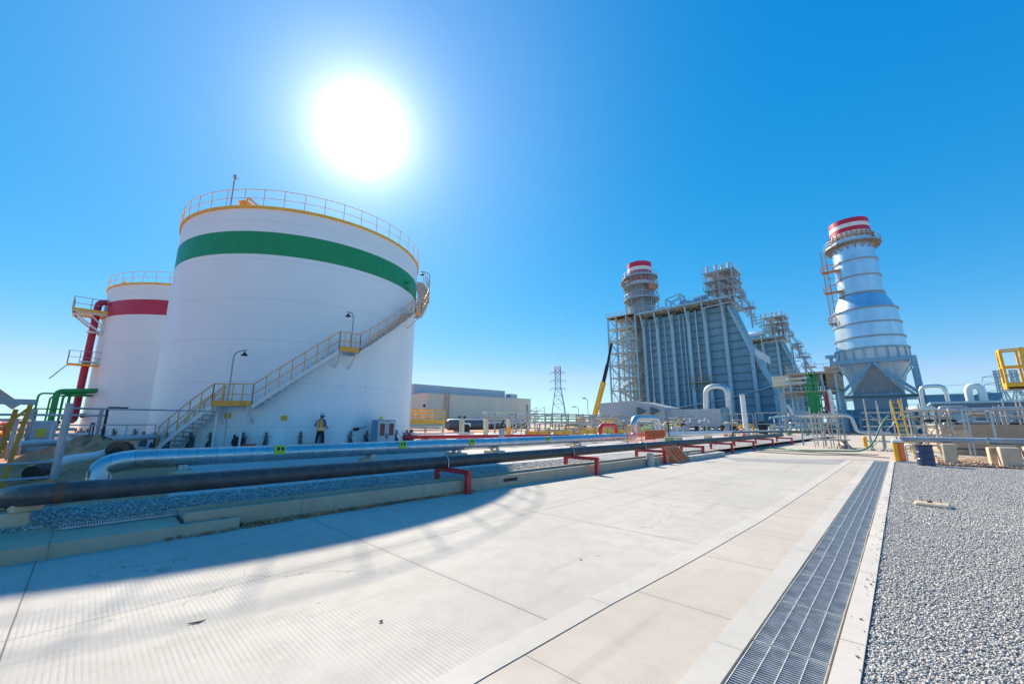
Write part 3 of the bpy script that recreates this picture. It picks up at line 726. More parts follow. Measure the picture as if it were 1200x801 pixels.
# stringers
for k in (0,2,4,6):
    (a0,z0),(a1,z1) = steps[k], steps[k+1]; n = 14
    for rr in (RI,RO):
        m = MB()
        for j in range(n):
            t0,t1 = a0+(a1-a0)*j/n, a0+(a1-a0)*(j+1)/n; za,zb = z0+(z1-z0)*j/n, z0+(z1-z0)*(j+1)/n
            m.bar(P(t0,rr,za-.06),P(t1,rr,zb-.06), .02, .2)
        m.build('stringer', 'white', T1)
m = MB()   # outer handrail, orange, with posts; short inner rail at the foot
def flight_rail(m, k, rr, h=1.05, npost=None, skip=0):
    (a0,z0),(a1,z1) = steps[k], steps[k+1]; n = max(4, int((a1-a0)/3.4))
    pts = [P(a0+(a1-a0)*j/n, rr, z0+(z1-z0)*j/n+.05) for j in range(n+1)]
    m.rail(pts, h, .026)
for k in range(7): flight_rail(m, k, RO+.02)
for k in (1,3,5):
    (a0,z0),(a1,_) = steps[k], steps[k+1]; n = 6
    for j in range(n):
        m.bar(P(a0+(a1-a0)*j/n,RO+.03,z0+.12),P(a0+(a1-a0)*(j+1)/n,RO+.03,z0+.12), .012, .26)
flight_rail(m, 0, RI); 
m.build('stair_handrail', 'orange', T1)
# brackets under the landings
for k in (1,3,5):
    (a0,z0),(a1,_) = steps[k], steps[k+1]
    for a in (a0+1, a1-1):
        m = MB()
        m.bar(P(a,RO-.05,z0-.08),P(a,TR+.02,z0-.9), .07); m.bar(P(a,RO-.02,z0-.09),P(a,TR+.02,z0-.09), .08); m.build('landing_bracket','white',T1)
for a in (325,316.5):
    m = MB(); m.bar(P(a,TR+.55,.3),P(a,TR+.55,2.38), .09); m.build('landing_post','white',T1)
lamp(T1, P(321,RO,2.45), 2.75, Vector((.42,.45,0)))
lamp(T1, P(357.5,RO,5.65), 2.3, Vector((-.3,-.25,0)))
lamp(T1, P(413,RO+.05,11.0), 2.6, Vector((-.55,-.5,0)))
m = MB(); m.tube([P(306,TR-.1,TH),P(306,TR-.1,TH+2.0)], .04, 6); m.tube([P(306.5,TR-.1,TH+1.95),P(305.5,TR-.4,TH+2.15)], .03, 5); m.lathe([(.0,.0),(.09,.05),(.09,.2),(.0,.24)], P(306,TR-.1,TH+2.0), 8); m.build('roof_mast', 'steel', T1)
m = MB(); c_ = P(309,TR-.7,TH+.1); m.lathe([(.3,0),(.3,.5),(.38,.5),(.38,.56),(.0,.6)], c_, 14); m.tube(fillet([P(311,TR-.5,TH+.1),P(311,TR-.5,TH+.95),P(317,TR-.8,TH+.3)],.2,4),.06,7); m.build('roof_vent', 'orange', T1)
m = MB()
for th,z in ((31.5,11.6),(33.5,11.2),(34,11.75)): m.tube([P(th,TR,z),P(th,TR+.22,z)], .08, 10)
m.build('nozzles', 'stripe_green', T1)
for th,z in ((337.5,1.85),(318,1.95)):
    m = MB(); A=[P(th-1.1,TR+.02,z-.13),P(th+1.1,TR+.02,z-.13),P(th+1.1,TR+.02,z+.13),P(th-1.1,TR+.02,z+.13)]; m._add(A,[(0,1,2,3)]); m.tube([P(th,TR+.025,z-.07),P(th,TR+.03,z+.07)], .05, 8); m.build('hazard_plate', 'yellow', T1)
m = MB(); m.tube([P(324,TR,.62),P(324,TR+.42,.62)],.2,12); m.tube([P(324,TR+.42,.62),P(324,TR+.46,.62)],.28,12); m.tube([P(322.8,TR+.4,.5),P(322.8,TR+.4,1.0)],.06,6); m.build('drain_valve', 'dark', T1)
m = MB(); m.bar(P(326,TR+.5,.45),P(330,TR+.5,.45),.16,.14); m.build('red_pipe_stub', 'red', T1)
m = MB(); m.tube([P(4,TR+.1,1.2),P(5.2,TR+.35,1.25)],.09,8); m.tube([P(5.2,TR+.3,1.25),P(9,TR+.3,1.38)],.02,5); m.build('sample_cock', 'dark', T1)
# cabinet standing at the tank foot
cb = thing('electric_cabinet', 'grey metal cabinet with two dark windows standing at the foot of the tank', 'cabinet', P(13,TR+1.1,.3))
cbx, cby = P(13,TR+1.1,0)[:2]; rz = R(13)
def loc(c, r_): 
    ca, sa = math.cos(r_), math.sin(r_)
    return lambda u, v, z: (c[0]+u*ca-v*sa, c[1]+u*sa+v*ca, z)
q = loc((cbx,cby), R(8))     # u = outwards (front), v = along
m = MB(); m.obox((cbx,cby,.32),(.6,1.3,1.45),R(8),.02); m.build('cabinet_body', 'bluegrey', cb)
for s_ in (-1,1):
    m = MB(); A=[q(.31,s_*.32-.3,.4),q(.31,s_*.32+.3,.4),q(.31,s_*.32+.3,1.7),q(.31,s_*.32-.3,1.7)]; B=[q(.335,s_*.32-.3,.4),q(.335,s_*.32+.3,.4),q(.335,s_*.32+.3,1.7),q(.335,s_*.32-.3,1.7)]
    m._add(A+B,[(4,5,6,7),(0,1,5,4),(1,2,6,5),(2,3,7,6),(3,0,4,7)]); d_ = m.build('door', 'galvpaint', cb)
    m = MB(); A=[q(.34,s_*.32+a,z) for a,z in ((-.17,.85),(.17,.85),(.17,1.55),(-.17,1.55))]; m._add(A,[(0,1,2,3)]); m.build('window','glass',d_)
    m = MB(); m.bar(q(.36,s_*.06,.7),q(.36,s_*.06,.95),.02); m.build('handle','dark',d_)
m = MB(); A=[q(.0,-.34,1.78),q(.0,-.1,1.78),q(.0,-.1,1.98),q(.0,-.34,1.98)]; B=[(x+.01,y-.008,z) for x,y,z in A]; m._add(A+B,[(3,2,1,0),(4,5,6,7),(0,1,5,4),(1,2,6,5),(2,3,7,6),(3,0,4,7)]); m.build('warning_plate','lime',cb)
bx = P(346,TR+.9,.2); m = MB(); m.obox(bx,(.5,.9,.32),R(-10),.02); tag(m.build('tool_crate','brown',origin=bx),'low brown crate on the ground left of the worker','crate')

# second tank: side platform, riser pipe, green pipes
t = thing('pipe_platform', 'white bracketed platform high on the side of the crimson striped tank', 'platform', (-52,-1,10))
m = MB(); m.box(-53.4,-51.2,-2.3,.5,11.25,11.4); m.build('deck','cream',t)
m = MB(); m.rail([(-53.4,-2.3,11.4),(-52.3,-2.3,11.4),(-51.2,-2.3,11.4),(-51.2,-1.2,11.4),(-51.2,-.2,11.4)],1.15,.03); m.build('railing','steel',t)
m = MB(); m.box(-51.21,-51.17,-2.3,.4,11.36,11.56); m.build('toe_board','yellow',t)
m = MB()
for x in (-53.2,-51.4):
    m.bar((x,-2.2,11.2),(x,.1,9.2),.14); m.bar((x,-2.3,11.2),(x,.4,11.2),.14); m.bar((x,-1.2,11.2),(x,.0,9.9),.1)
m.bar((-53.2,-.2,9.4),(-51.4,-.2,9.4),.14); m.bar((-53.2,-2.2,11.1),(-51.4,-2.2,11.1),.14); m.build('brackets','white',t)
m = MB(); m.bar((-52.2,.6,12.6),(-52.2,.6,14.9),.3,.08); m.bar((-52.1,.2,11.4),(-52.1,.6,15),.06); m.build('roof_ladder','yellow',t)
t = thing('riser_pipe', 'crimson riser pipe climbing the left side of the crimson striped tank', 'pipe', (-51.9,-.75,.2))
m = MB(); m.tube(fillet([(-50.2,-1.3,2.0),(-51.9,-.8,1.7),(-51.9,-.8,12.6),(-51.9,1.4,12.3),(-52.5,2.2,11.9)],.6,7),.26,14); m.build('pipe','crimson',t)
m = MB()
for z in (6.9,9.6): m.lathe([(.27,z-.08),(.38,z-.08),(.38,z+.08),(.27,z+.08)],(-51.9,-.8,0),14); m.bar((-51.9,-.8,z),(-52.4,.3,z),.14)
m.build('pipe_guide','white',t)
m = MB(); m.tube(fillet([(-51.9,-.5,2.2),(-51.9,.2,2.3),(-51.6,.5,1.7)],.3,5),.2,10); m.build('drain_branch','crimson',t)
t = thing('pipe_platform', 'small yellow edged access platform halfway up the crimson riser', 'platform', (-51,-.9,6))
m = MB(); m.box(-51.9,-50.8,-1.9,.1,6.5,6.62); m.build('deck','yellow',t)
m = MB(); m.rail([(-51.8,-1.9,6.62),(-50.8,-1.9,6.62),(-50.8,-1.2,6.62),(-50.8,-.5,6.62),(-50.8,.1,6.62)],1.1,.025); m.bar((-51,-1.85,6.5),(-51,-2.7,5.2),.07); m.bar((-51.4,.0,6.4),(-51.8,.2,5.4),.09); m.build('railing','steel',t)
t = thing('green_pipes', 'bundle of green pipes bent over at the foot of the crimson striped tank', 'pipe', (-50,-2,1))
for i,(ya,yb,za,r_) in enumerate(((-3.0,-.6,3.95,.07),(-2.35,-.4,3.75,.06),(-2.05,.3,4.15,.2),(-1.65,.2,3.9,.08),(-1.3,.2,4.0,.1))):
    m = MB(); m.tube(fillet([(-50-.1*i,ya,1.2),(-50-.1*i,ya,za),(-50.2-.1*i,yb,za+.1*i),(-51.5,yb+.9,za+.15*i)],.35,5),r_,9); m.build('pipe','green',t)
m = MB(); m.tube([(-49.9,-3.1,2.7),(-49.9,-1.2,2.7)],.06,6); m.build('tie_bar','green',t)

# ------------------------------------------------------------------ person
def person(loc_, rz):
    t = thing('person', 'worker in orange hi-vis vest, pale helmet and navy trousers standing at the tank foot', 'person', loc_)
    t.rotation_euler.z = rz; t.scale = (1.1, 1.1, 1.06)
    J = dict(pel=(0,0,.95,.135), wst=(0,.01,1.1,.13), chs=(0,.02,1.3,.15), nkb=(0,.01,1.47,.085), nk=(0,.03,1.53,.058), hd=(0,.05,1.63,.088), top=(0,.05,1.72,.07))
    E_ = [('pel','wst'),('wst','chs'),('chs','nkb'),('nkb','nk'),('nk','hd'),('hd','top')]
    for s,n in ((-1,'l'),(1,'r')):
        J['hip'+n]=(s*.1,0,.87,.1); J['kn'+n]=(s*.14,.05*s,.48,.066); J['an'+n]=(s*.15,-.02+.06*s,.09,.045); J['toe'+n]=(s*.17,.14+.06*s,.04,.038)
        J['sh'+n]=(s*.19,.0,1.43,.066); J['el'+n]=(s*.3,-.06,1.18,.045); J['wr'+n]=(s*.24,.16,1.05,.03); J['pm'+n]=(s*.225,.23,1.03,.034)
        E_ += [('pel','hip'+n),('hip'+n,'kn'+n),('kn'+n,'an'+n),('an'+n,'toe'+n),('nkb','sh'+n),('sh'+n,'el'+n),('el'+n,'wr'+n),('wr'+n,'pm'+n)]
        for f,(dx,dz,L) in enumerate(((.03,.012,.075),(.012,.016,.085),(-.008,.012,.08),(-.026,.0,.062))):
            a='f%d%s'%(f,n); J[a+'a']=(s*.225+dx,.25+L*.5,1.03+dz,.0095); J[a+'b']=(s*.225+dx*1.1,.25+L*.85,1.0+dz,.0085); E_ += [('pm'+n,a+'a'),(a+'a',a+'b')]
        J['th'+n]=(s*.225-s*.045,.24,1.06,.011); J['tb'+n]=(s*.225-s*.06,.28,1.05,.009); E_ += [('pm'+n,'th'+n),('th'+n,'tb'+n)]
    J['nose']=(0,.15,1.62,.016); E_.append(('hd','nose'))
    names = list(J); me = bpy.data.meshes.new('body'); me.from_pydata([J[n][:3] for n in names], [(names.index(a),names.index(b)) for a,b in E_], [])
    o = bpy.data.objects.new('body_tmp', me); col.objects.link(o)
    md = o.modifiers.new('skin','SKIN'); md.use_smooth_shade = True; o.modifiers.new('sub','SUBSURF').levels = 1
    for i,n in enumerate(names):
        sv = me.skin_vertices[0].data[i]; sv.radius = (J[n][3], J[n][3]*(.72 if n in ('chs','wst','pel') else 1)); sv.use_root = n == 'pel'
    dg = bpy.context.evaluated_depsgraph_get(); dg.update(); bm_ = bpy.data.meshes.new_from_object(o.evaluated_get(dg)); bpy.data.objects.remove(o)
    bm_.materials.clear()
    for k in ('shirt','trouser','skin','dark'): bm_.materials.append(M[k])
    for p in bm_.polygons:
        c = p.center; p.use_smooth = True
        p.material_index = 3 if c.z < .1 else 2 if (c.z > 1.5 or c.y > .17 and .9 < c.z < 1.2) else 1 if c.z < .99 and abs(c.x) < .22 else 0
    b = bpy.data.objects.new('body', bm_); col.objects.link(b); b.parent = t; WLOC[b.name] = WLOC[t.name]
    def ring(z, a, c, k, cy): return [(a*math.cos(2*PI*j/k), cy+c*math.sin(2*PI*j/k), z) for j in range(k)]
    m = MB(); k = 20; zs = ((.9,.2,.165,.0),(1.1,.195,.16,.01),(1.3,.215,.165,.02),(1.42,.2,.13,.015),(1.49,.11,.09,.015)); vs = []
    for z,a,c,cy in zs: vs += ring(z,a,c,k,cy)
    m._add(vs,[(i*k+j,i*k+(j+1)%k,(i+1)*k+(j+1)%k,(i+1)*k+j) for i in range(len(zs)-1) for j in range(k)],True); v = m.build('vest','vest',t,local=True)
    m = MB()
    for z0,z1,a,c in ((.99,1.05,.203,.167),):
        vs = ring(z0,a,c,k,.008)+ring(z1,a+.002,c,k,.01); m._add(vs,[(j,(j+1)%k,k+(j+1)%k,k+j) for j in range(k)],True)
    for s in (-1,1):
        for y_ in (-1,1):
            pts = [(s*.1,.015+y_*.166*.9,1.04),(s*.11,.015+y_*.17*.9,1.3),(s*.1,.015+y_*.14*.9,1.43)]
            for a_,b_ in zip(pts,pts[1:]): m.bar(a_,b_,.035,.012,(0,y_,0))
    m.build('reflective_stripe','tape',v,local=True)
    m = MB(); m.lathe([(.0,.135),(.06,.125),(.1,.085),(.12,.03),(.122,.0),(.118,.0)],(0,.045,1.68),18,sharp=False); m.lathe([(.118,.0),(.14,-.005),(.14,-.012),(.118,-.01)],(0,.06,1.68),18); hm = m.build('helmet','helmet',t,local=True)
    m = MB(); m.lathe([(.0,-.1),(.08,-.09),(.098,-.02),(.1,.02)],(0,.03,1.68),14,R(150),R(390),sharp=False); m.build('hair','hairm',t,local=True)
    m = MB(); m.lathe([(.102,-.03),(.105,.01)],(0,.055,1.65),12,R(40),R(140)); m.build('safety_glasses','glass',t,local=True)
    return t
person((-22.85, 8.85, .2), R(32))

# ------------------------------------------------------------------ left edge: post rail, yellow frame, loose pipes
t = thing('guard_rail', 'grey goalpost rail reaching from a post by the black pipe to the tank stair', 'rail', (-11.0,-.26,.2))
m = MB(); m.tube([(-11,-.26,.2),(-11,-.26,1.95)],.055,10); m.build('post','steel',t)
m = MB(); m.tube([(-11,-.26,.2),(-11,-.26,.62)],.06,10); m.build('post_foot','rusty',t)
m = MB(); m.tube(fillet([(-11,-.26,1.86),(-17.6,3.5,2.0),(-17.6,3.5,.2)],.08,3),.022,6); m.build('top_rail','steel',t)
m = MB()
for z in (.92,.66): m.tube([(-11,-.26,z),(-10.6,-2.6,z)],.025,6)
m.build('side_rail','steel',t)
m = MB(); m.box(-11.14,-10.86,-.4,-.12,.2,.22); m.build('base_plate','galv',t)
t = thing('pipe_trestle', 'yellow A-shaped trestle with a grey top beam at the left picture edge', 'trestle', (-14,-1.1,.2))
m = MB(); m.bar((-14,-1.95,2.05),(-14,-.85,2.05),.12); m.build('top_beam','steel',t)
for a,b in (((-14,-.92,2.0),(-13.9,-1.06,.2)),((-14,-1.62,2.0),(-13.9,-1.75,.2)),((-14.5,-1.15,1.9),(-14.5,-1.22,1.0))):
    m = MB(); m.bar(a,b,.075); m.build('leg','ochre',t)
m = MB(); m.bar((-14,-.95,1.9),(-14,-1.45,1.2),.05); m.bar((-14,-1.45,1.2),(-14,-1.75,1.0),.05); m.build('brace','ochre',t)
t = thing('drain_pipe', 'white plastic pipe with a dark open end lying across the soil', 'pipe', (-14.2,-.5,.2))
m = MB(); m.tube(fillet([(-14.5,-.52,.56),(-15.5,-.25,.66),(-17.5,.35,.62),(-21,1.1,.72)],.8,5),.13,12); m.build('pipe','white',t)
m = MB(); m.tube([(-14.05,-.68,.5),(-14.6,-.48,.57)],.16,14,True); m.build('dark_socket','dark',t)
t = thing('cable_reel', 'rust brown steel reel standing on its rim on the soil left of the tank stair', 'reel', (-18,.8,.2))
m = MB()
m.tube([(-17.85,.8,.72),(-17.78,.77,.72)],.29,20); m.tube([(-18.2,.95,.72),(-18.13,.92,.72)],.29,20); m.build('flange','rustbrown',t)
m = MB(); m.tube([(-18.25,.98,.72),(-17.74,.75,.72)],.13,12); m.build('hub','dark',t)
m = MB(); m.box(-18.2,-17.8,.7,1.0,.2,.45); m.build('cradle','wood',t)
t = thing('pipe_rack', 'low rack of grey and red pipes crossing behind the yellow trestle', 'pipe rack', (-34,-1,.2))
for k,(z,c_,r_) in enumerate(((1.62,'crimson',.09),(1.25,'galv',.08),(.95,'white',.1),(2.0,'galv',.06),(.62,'crimson',.1))):
    m = MB(); m.tube([(-34+k*.5,-9,z),(-34+k*.5,-1+.6*k,z)],r_,8); m.build('pipe',c_,t)
for y in (-6,-4,-2,.5): m = MB(); m.bar((-34,y,.2),(-34,y,2.3),.14); m.bar((-32,y,.2),(-32,y,2.3),.14); m.bar((-34,y,2.2),(-32,y,2.2),.12); m.build('portal_frame','steel',t)
t = thing('valve_skid', 'pale blue grey valve block with white railings at the foot of the crimson striped tank', 'valve skid', (-27,1,.2))
m = MB(); m.obox((-32,-1.5,.2),(.8,.8,1.5),.2,.04); m.build('block','bluebeige',t)
m = MB(); m.rail([(-24.5,-.9,.5),(-26,.2,.5),(-27.5,1.4,.5),(-29,2.6,.5)],1.0,.03); m.tube([(-23.0,-1.6,.85),(-30,3.4,.85)],.12,8); m.build('railing','bluebeige',t)
m = MB(); m.box(-31.6,-31.55,-1.7,-1.35,.9,1.3); m.build('tag_plate','lime',t)
m = MB(); m.tube(fillet([(-27,.6,.2),(-27,.6,2.3),(-27.4,1.3,2.3)],.1,3),.05,6); m.tube([(-26.2,.2,.2),(-26.2,.2,1.6)],.08,7); m.build('stand_pipe','dark',t)
t = thing('conveyor_boom', 'grey sloping steel boom ending at the top left of the rack', 'boom', (-24,-3,.2))
m = MB(); m.bar((-24,-1.9,2.2),(-24,-4.6,4.6),.2,.3); m.build('boom','steel',t); m = MB(); m.bar((-24,-3.4,.2),(-24,-3.4,3.4),.25); m.build('mast','steel',t)

# ------------------------------------------------------------------ middle distance behind the pipes
t = thing('red_pipe_run', 'low red pipe crossing the yard just behind the silver pipe right of the tank', 'pipe', (-24,18,.2))
m = MB(); m.tube([(-25.3,15.5,.6),(-21.8,21.8,.6),(-19.5,27,.55)],.14,10); m.build('pipe','red',t)
m = MB(); m.tube([(-25.5,16.3,.85),(-23,20.0,.85)],.05,8); m.build('small_pipe','white',t)
m = MB()
for (x,y) in ((-24.6,16.8),(-22.4,20.7),(-20.4,25)): m.obox((x,y,.2),(.5,.3,.26),R(30))
m.build('foot_block','conc2',t)
t = thing('access_platform', 'yellow railed access platform over white pipes beside the tank edge', 'platform', (-30,20,.2))
m = MB(); m.box(-31.5,-29.6,17.6,22.2,1.5,1.6); m.build('deck','yellow',t)
m = MB()
for x in (-29.6,-31.5): m.rail([(x,17.6+k*.92,1.6) for k in range(6)],1.1,.045,mid=(.25,.5,.75),toe=.2)
m.build('railing','yellow',t)
for y in (18.2,20.2,22.1):
    m = MB(); m.bar((-29.6,y,.2),(-29.6,y,1.5),.14); m.build('leg','cream',t)
m = MB()
for z in (1.25,.95,.6): m.tube([(-30,17.2,z),(-30,22.2,z),(-30,22.2,.2)],.07,8)
m.build('pipe','white',t)
for i,(y,lab) in enumerate(((22.9,'nearest the tank, left of the dark tank behind'),(25.75,'middle one in front of the dark tank'),(28.8,'with orange band, right of the black valve'))):
    t = thing('bollard', 'tall cream concrete post '+lab, 'post', (-28,y,.2), 'cream posts in front of the warehouse')
    m = MB(); m.obox((-28,y,.2),(.36,.36,1.75),.3,.04); m.build('post','cream',t)
    m = MB(); m.obox((-28,y,.2),(.6,.6,.15),.3); m.build('footing','conc',t)
    if i == 0:
        m = MB(); m.bar((-28.2,22.5,2.1),(-27.8,23.3,2.1),.05); m.bar((-28,22.6,1.95),(-28,22.6,2.2),.1); m.bar((-28,23.2,1.95),(-28,23.2,2.2),.1); m.build('twin_lamp','dark',t)
    if i == 2:
        m = MB(); m.obox((-28,y,.5),(.38,.38,.7),.3); m.build('orange_band','orange',t)
t = thing('hydrant_valve', 'grey valve post with a black hand lever standing beside the silver pipe', 'valve', (-18,17.9,.2))
m = MB(); m.tube([(-18,17.9,.2),(-18,17.9,1.25)],.17,10); m.build('body','steel',t)
m = MB(); m.bar((-18.1,17.75,1.25),(-17.9,18.0,1.75),.12); m.bar((-18.2,17.7,1.3),(-17.85,18.15,1.4),.1); m.build('lever','dark',t)
t = thing('fuel_tank', 'long dark blue grey horizontal tank in front of the beige warehouse', 'tank', (-50,44,.2))
m = MB(); m.tube([(-50,38,1.3),(-50,38.3,1.3),(-50,55.7,1.3),(-50,56,1.3)],[.6,.85,.85,.6],20); m.build('vessel','darkgrey',t)
for y in (40,50):
    m = MB(); m.box(-50.6,-49.4,y-.3,y+.3,.2,.6); m.build('saddle','conc',t)
t = thing('pump_unit', 'black pump with a pale hood standing before the dark tank', 'pump', (-40,33,.2))
m = MB(); m.obox((-40,33,.2),(1.3,1.0,.5)); m.tube([(-40,32.3,1.0),(-40,33.6,1.0)],.45,14); m.build('body','dark',t); m = MB(); m.obox((-40.4,33.9,1.1),(.9,.5,.5),.4,.1); m.build('hood','white',t)
# scaffold stair
t = thing('scaffold_stair', 'tubular scaffold stair with crossed braces right of the warehouse corner', 'scaffold', (-30,34,.2))
m = MB()
for x in (-30,-31.2):
    for y in (31.5,32.8,34.2,35.6,36.9): m.tube([(x,y,.2),(x,y,1.2+(y-31)*.38)],.035,5)
    m.tube([(x,31,.3),(x,36.9,2.6)],.05,5); m.tube([(x,31,1.2),(x,36.9,3.4)],.03,5); m.tube([(x,34.2,2.9),(x,36.9,2.9)],.03,5); m.tube([(x,34.2,.3),(x,36.9,2.2)],.03,5)
m.build('tubes','scaf',t)
m = MB()
for k in range(9): m.box(-31.2,-30,31.2+k*.55,31.45+k*.55,.4+k*.21,.45+k*.21)
m.build('treads','tan',t)
# yellow guard rails in a row
for i in range(6):
    y = 24+i*3.6; x = -21.5+.02*i
    t = thing('guard_rail', f'{ORD[i]} yellow guard rail panel from the tank, in the row behind the silver pipe', 'guard rail', (x,y,.2), 'yellow guard rails in the yard')
    m = MB(); m.bar((x,y,.75),(x,y+3.0,.75),.06,.34); m.build('panel','yellow',t)
    m = MB(); m.bar((x,y,1.15),(x,y+3.0,1.15),.06); m.build('top_rail','yellow',t)
    for yy in (y+.1,y+1.5,y+2.9):
        m = MB(); m.bar((x+.06,yy,.2),(x+.06,yy,1.2),.1); m.build('post','steel' if (i+int(yy))%2 else 'palegreen',t)
t = thing('pipe_rack', 'tan and grey pipes on short portal frames along the back of the yard', 'pipe rack', (-40,50,.2))
for z,c_,r_,dx in ((2.95,'cream',.12,0),(2.6,'galv',.1,.6),(2.2,'tan',.1,.2),(1.7,'galv',.12,.9)):
    m = MB(); m.tube([(-42+dx,38,z),(-40+dx,74,z)],r_,8); m.build('pipe',c_,t)
for y in range(39,74,4):
    m = MB(); xx = -42+(y-38)/18
    m.bar((xx,y,.2),(xx,y,3.1),.16); m.bar((xx+1.4,y,.2),(xx+1.4,y,3.1),.16); m.bar((xx-.1,y,2.8),(xx+1.5,y,2.8),.14); m.bar((xx-.1,y,1.5),(xx+1.5,y,1.5),.14); m.build('portal_frame','steel' if y%8 else 'palegreen',t)
t = thing('expansion_loop', 'red painted pipe loop standing up left of the silver loop', 'pipe', (-16,27,.2))
m = MB(); m.tube(fillet([(-16,20,.62),(-16,26.1,.62),(-16,26.1,1.42),(-16,28.4,1.42),(-16,28.4,.62),(-16,34,.6)],.5,6),.15,10); m.build('pipe','red',t)
m = MB()
for y in (22,25,30): m.obox((-16,y,.2),(.5,.3,.28))
m.build('foot_block','conc2',t)
t = thing('barrier_net', 'orange plastic safety net on short posts in front of the silver loop', 'safety net', (-11,23.5,.19))
m = MB()
for k in range(8): m.tube([(-11-.0*k,20.7+.0*k,.45+k*.085),(-10.95,25.8,.45+k*.09)],.012,4)
for k in range(40): m.tube([(-11,20.7+k*.13,.45),(-11,20.75+k*.13,1.1)],.008,4)
m.build('net','safety',t)
m = MB(); m._add([(-11.03,22.9,.62),(-11.03,25.7,.66),(-11.03,25.7,1.16),(-11.03,22.9,1.16),(-11.01,22.9,.62),(-11.01,25.7,.66),(-11.01,25.7,1.16),(-11.01,22.9,1.16)],[(0,3,2,1),(4,5,6,7),(0,1,5,4),(1,2,6,5),(2,3,7,6),(3,0,4,7)]); m.build('solid_sheet','safety',t)
for y in (20.7,22.4,24.1,25.8):
    m = MB(); m.tube([(-11,y,.19),(-11,y,1.2)],.025,6); m.build('post','rusty',t)
# leaning orange plastic road barrier
t = thing('road_barrier', 'bright orange ribbed plastic barrier leaning on the low wall below the black pipe', 'barrier', (-7.0,17.2,0))
m = MB(); m.prism([(-7.42,.62),(-7.3,.64),(-6.72,.0),(-7.05,.0)],1,16.75,18.2); m.build('shell','safety',t)
for k in range(3):
    y = 17.2+k*.34; m = MB(); m.bar((-7.16,y,.53),(-6.78,y,.11),.12,.03,(1,0,.9)); m.build('rib','safety',t)
t = thing('wall_post', 'short grey concrete post set against the low wall beside the third red frame', 'post', (-7.05,14.9,0))
m = MB(); m.tube([(-7.02,14.9,0),(-7.02,14.9,.45)],.14,12); m.build('post','conc',t); m = MB(); m.tube([(-7.02,14.9,.45),(-7.02,14.9,.48)],.11,12); m.build('cap','steel',t)
t = thing('green_valve_post', 'pale green valve stand rising through the black pipe line behind the orange barrier', 'valve', (-8.0,19.0,.2))
m = MB(); m.obox((-7.95,19.0,.2),(.3,.4,.75),0,.03); m.build('stand','palegreen',t); m = MB(); m.tube([(-7.95,19,.95),(-7.95,19,1.7)],.03,6); m.lathe([(.16,1.55),(.18,1.57),(.16,1.59)],(-7.95,19,0),12); m.build('handwheel','dark',t)
# long pipes lying right of the silver loop
t = thing('white_pipe_run', 'long pale pipe on blocks running toward the boiler behind the black pipe', 'pipe', (-11,35,.2))
m = MB(); m.tube([(-11.2,26.5,.85),(-9.6,52,.72)],.12,10); m.build('pipe','white',t)
for y in (28,33,38,44,50):
    m = MB(); xx = -11.2+(y-26.5)*.063; m.obox((xx,y,.0),(.5,.3,.62)); m.build('block','conc2',t)
t = thing('black_bent_pipe', 'thin black pipe bent down to the ground past the last red frame', 'pipe', (-7,31,0))
m = MB(); m.tube(fillet([(-8.4,30.4,.0),(-8.4,30.4,.95),(-6.6,40,.9),(-2.5,41,.85)],.3,5),.06,8); m.build('pipe','black',t)
# traffic cones
for i,(x,y,lab) in enumerate(((-13.6,47,'left one of the pair before the boiler skids'),(-12.2,48.5,'right one of the pair, nearer the white vent post'))):
    t = thing('traffic_cone', 'faded orange traffic cone, '+lab, 'cone', (x,y,0), 'cones before the boiler')
    m = MB(); m.lathe([(.26,.03),(.06,.95),(.0,.96)],(x,y,.05),14); m.build('cone','safety',t); m = MB(); m.obox((x,y,0),(.7,.7,.06)); m.build('base','dark',t)
# process skids between yard and boiler
rs = random.Random(21)
def skid(name, label, x0, x1, y0, y1, h, seed, cols=('dark','steel','galv','white','palegreen'), n=9):
    r_ = random.Random(seed); t = thing(name, label, 'skid', ((x0+x1)/2, (y0+y1)/2, 0))
    m = MB()
    k = max(2, int((x1-x0)/2.2))
    for i in range(k+1):
        x = x0+(x1-x0)*i/k
        for y in (y0,y1): m.bar((x,y,0),(x,y,h),.13)
        m.bar((x,y0,h),(x,y1,h),.12)
    for z in (.5*h,h):
        for y in (y0,y1): m.bar((x0,y,z),(x1,y,z),.11)
    for i in range(k):
        if i%2: m.bar((x0+(x1-x0)*i/k,y0,.2),(x0+(x1-x0)*(i+1)/k,y0,h*.95),.07)
    m.build('frame','steel',t)
    for i in range(n):
        m = MB(); z = r_.uniform(.4,h*.95); y = r_.uniform(y0,y1); xa = r_.uniform(x0,x1-.6); xb = min(x1,xa+r_.uniform(1,(x1-x0)*.7)); rr = r_.uniform(.05,.14)
        pts = [(xa,y,0 if r_.random()<.5 else z-.3),(xa,y,z),(xb,y,z),(xb,y,r_.choice((0,z-.4,z+.5)))]
        m.tube(fillet(pts,.2,3),rr,7); m.build('pipe',r_.choice(cols),t)
    for i in range(max(2,n//3)):
        m = MB(); x,y = r_.uniform(x0+.4,x1-.4), r_.uniform(y0,y1); 
        if r_.random()<.5: m.tube([(x,y,.2),(x,y,.2+h*r_.uniform(.35,.6))],r_.uniform(.25,.45),12)
        else: m.obox((x,y,.1),(r_.uniform(.5,1.1),r_.uniform(.5,.9),h*r_.uniform(.3,.6)),0,.05)
        m.build('vessel',r_.choice(('dark','cream','bluegrey','steel')),t)
    return t
skid('pump_skid','low skid of dark pumps and pale valves in front of the grey halls',-31,-26,58,61,2.4,1)
skid('pump_skid','low skid of tangled dark piping below the flat grey hall',-25.5,-19.5,58,61,2.4,2,('dark','dark','steel','white'))
skid('pump_skid','skid with yellow and cream pipework right of the silver loop pipe',-19,-15,62,65,2.8,3,('yellow','cream','galv','yellow'))
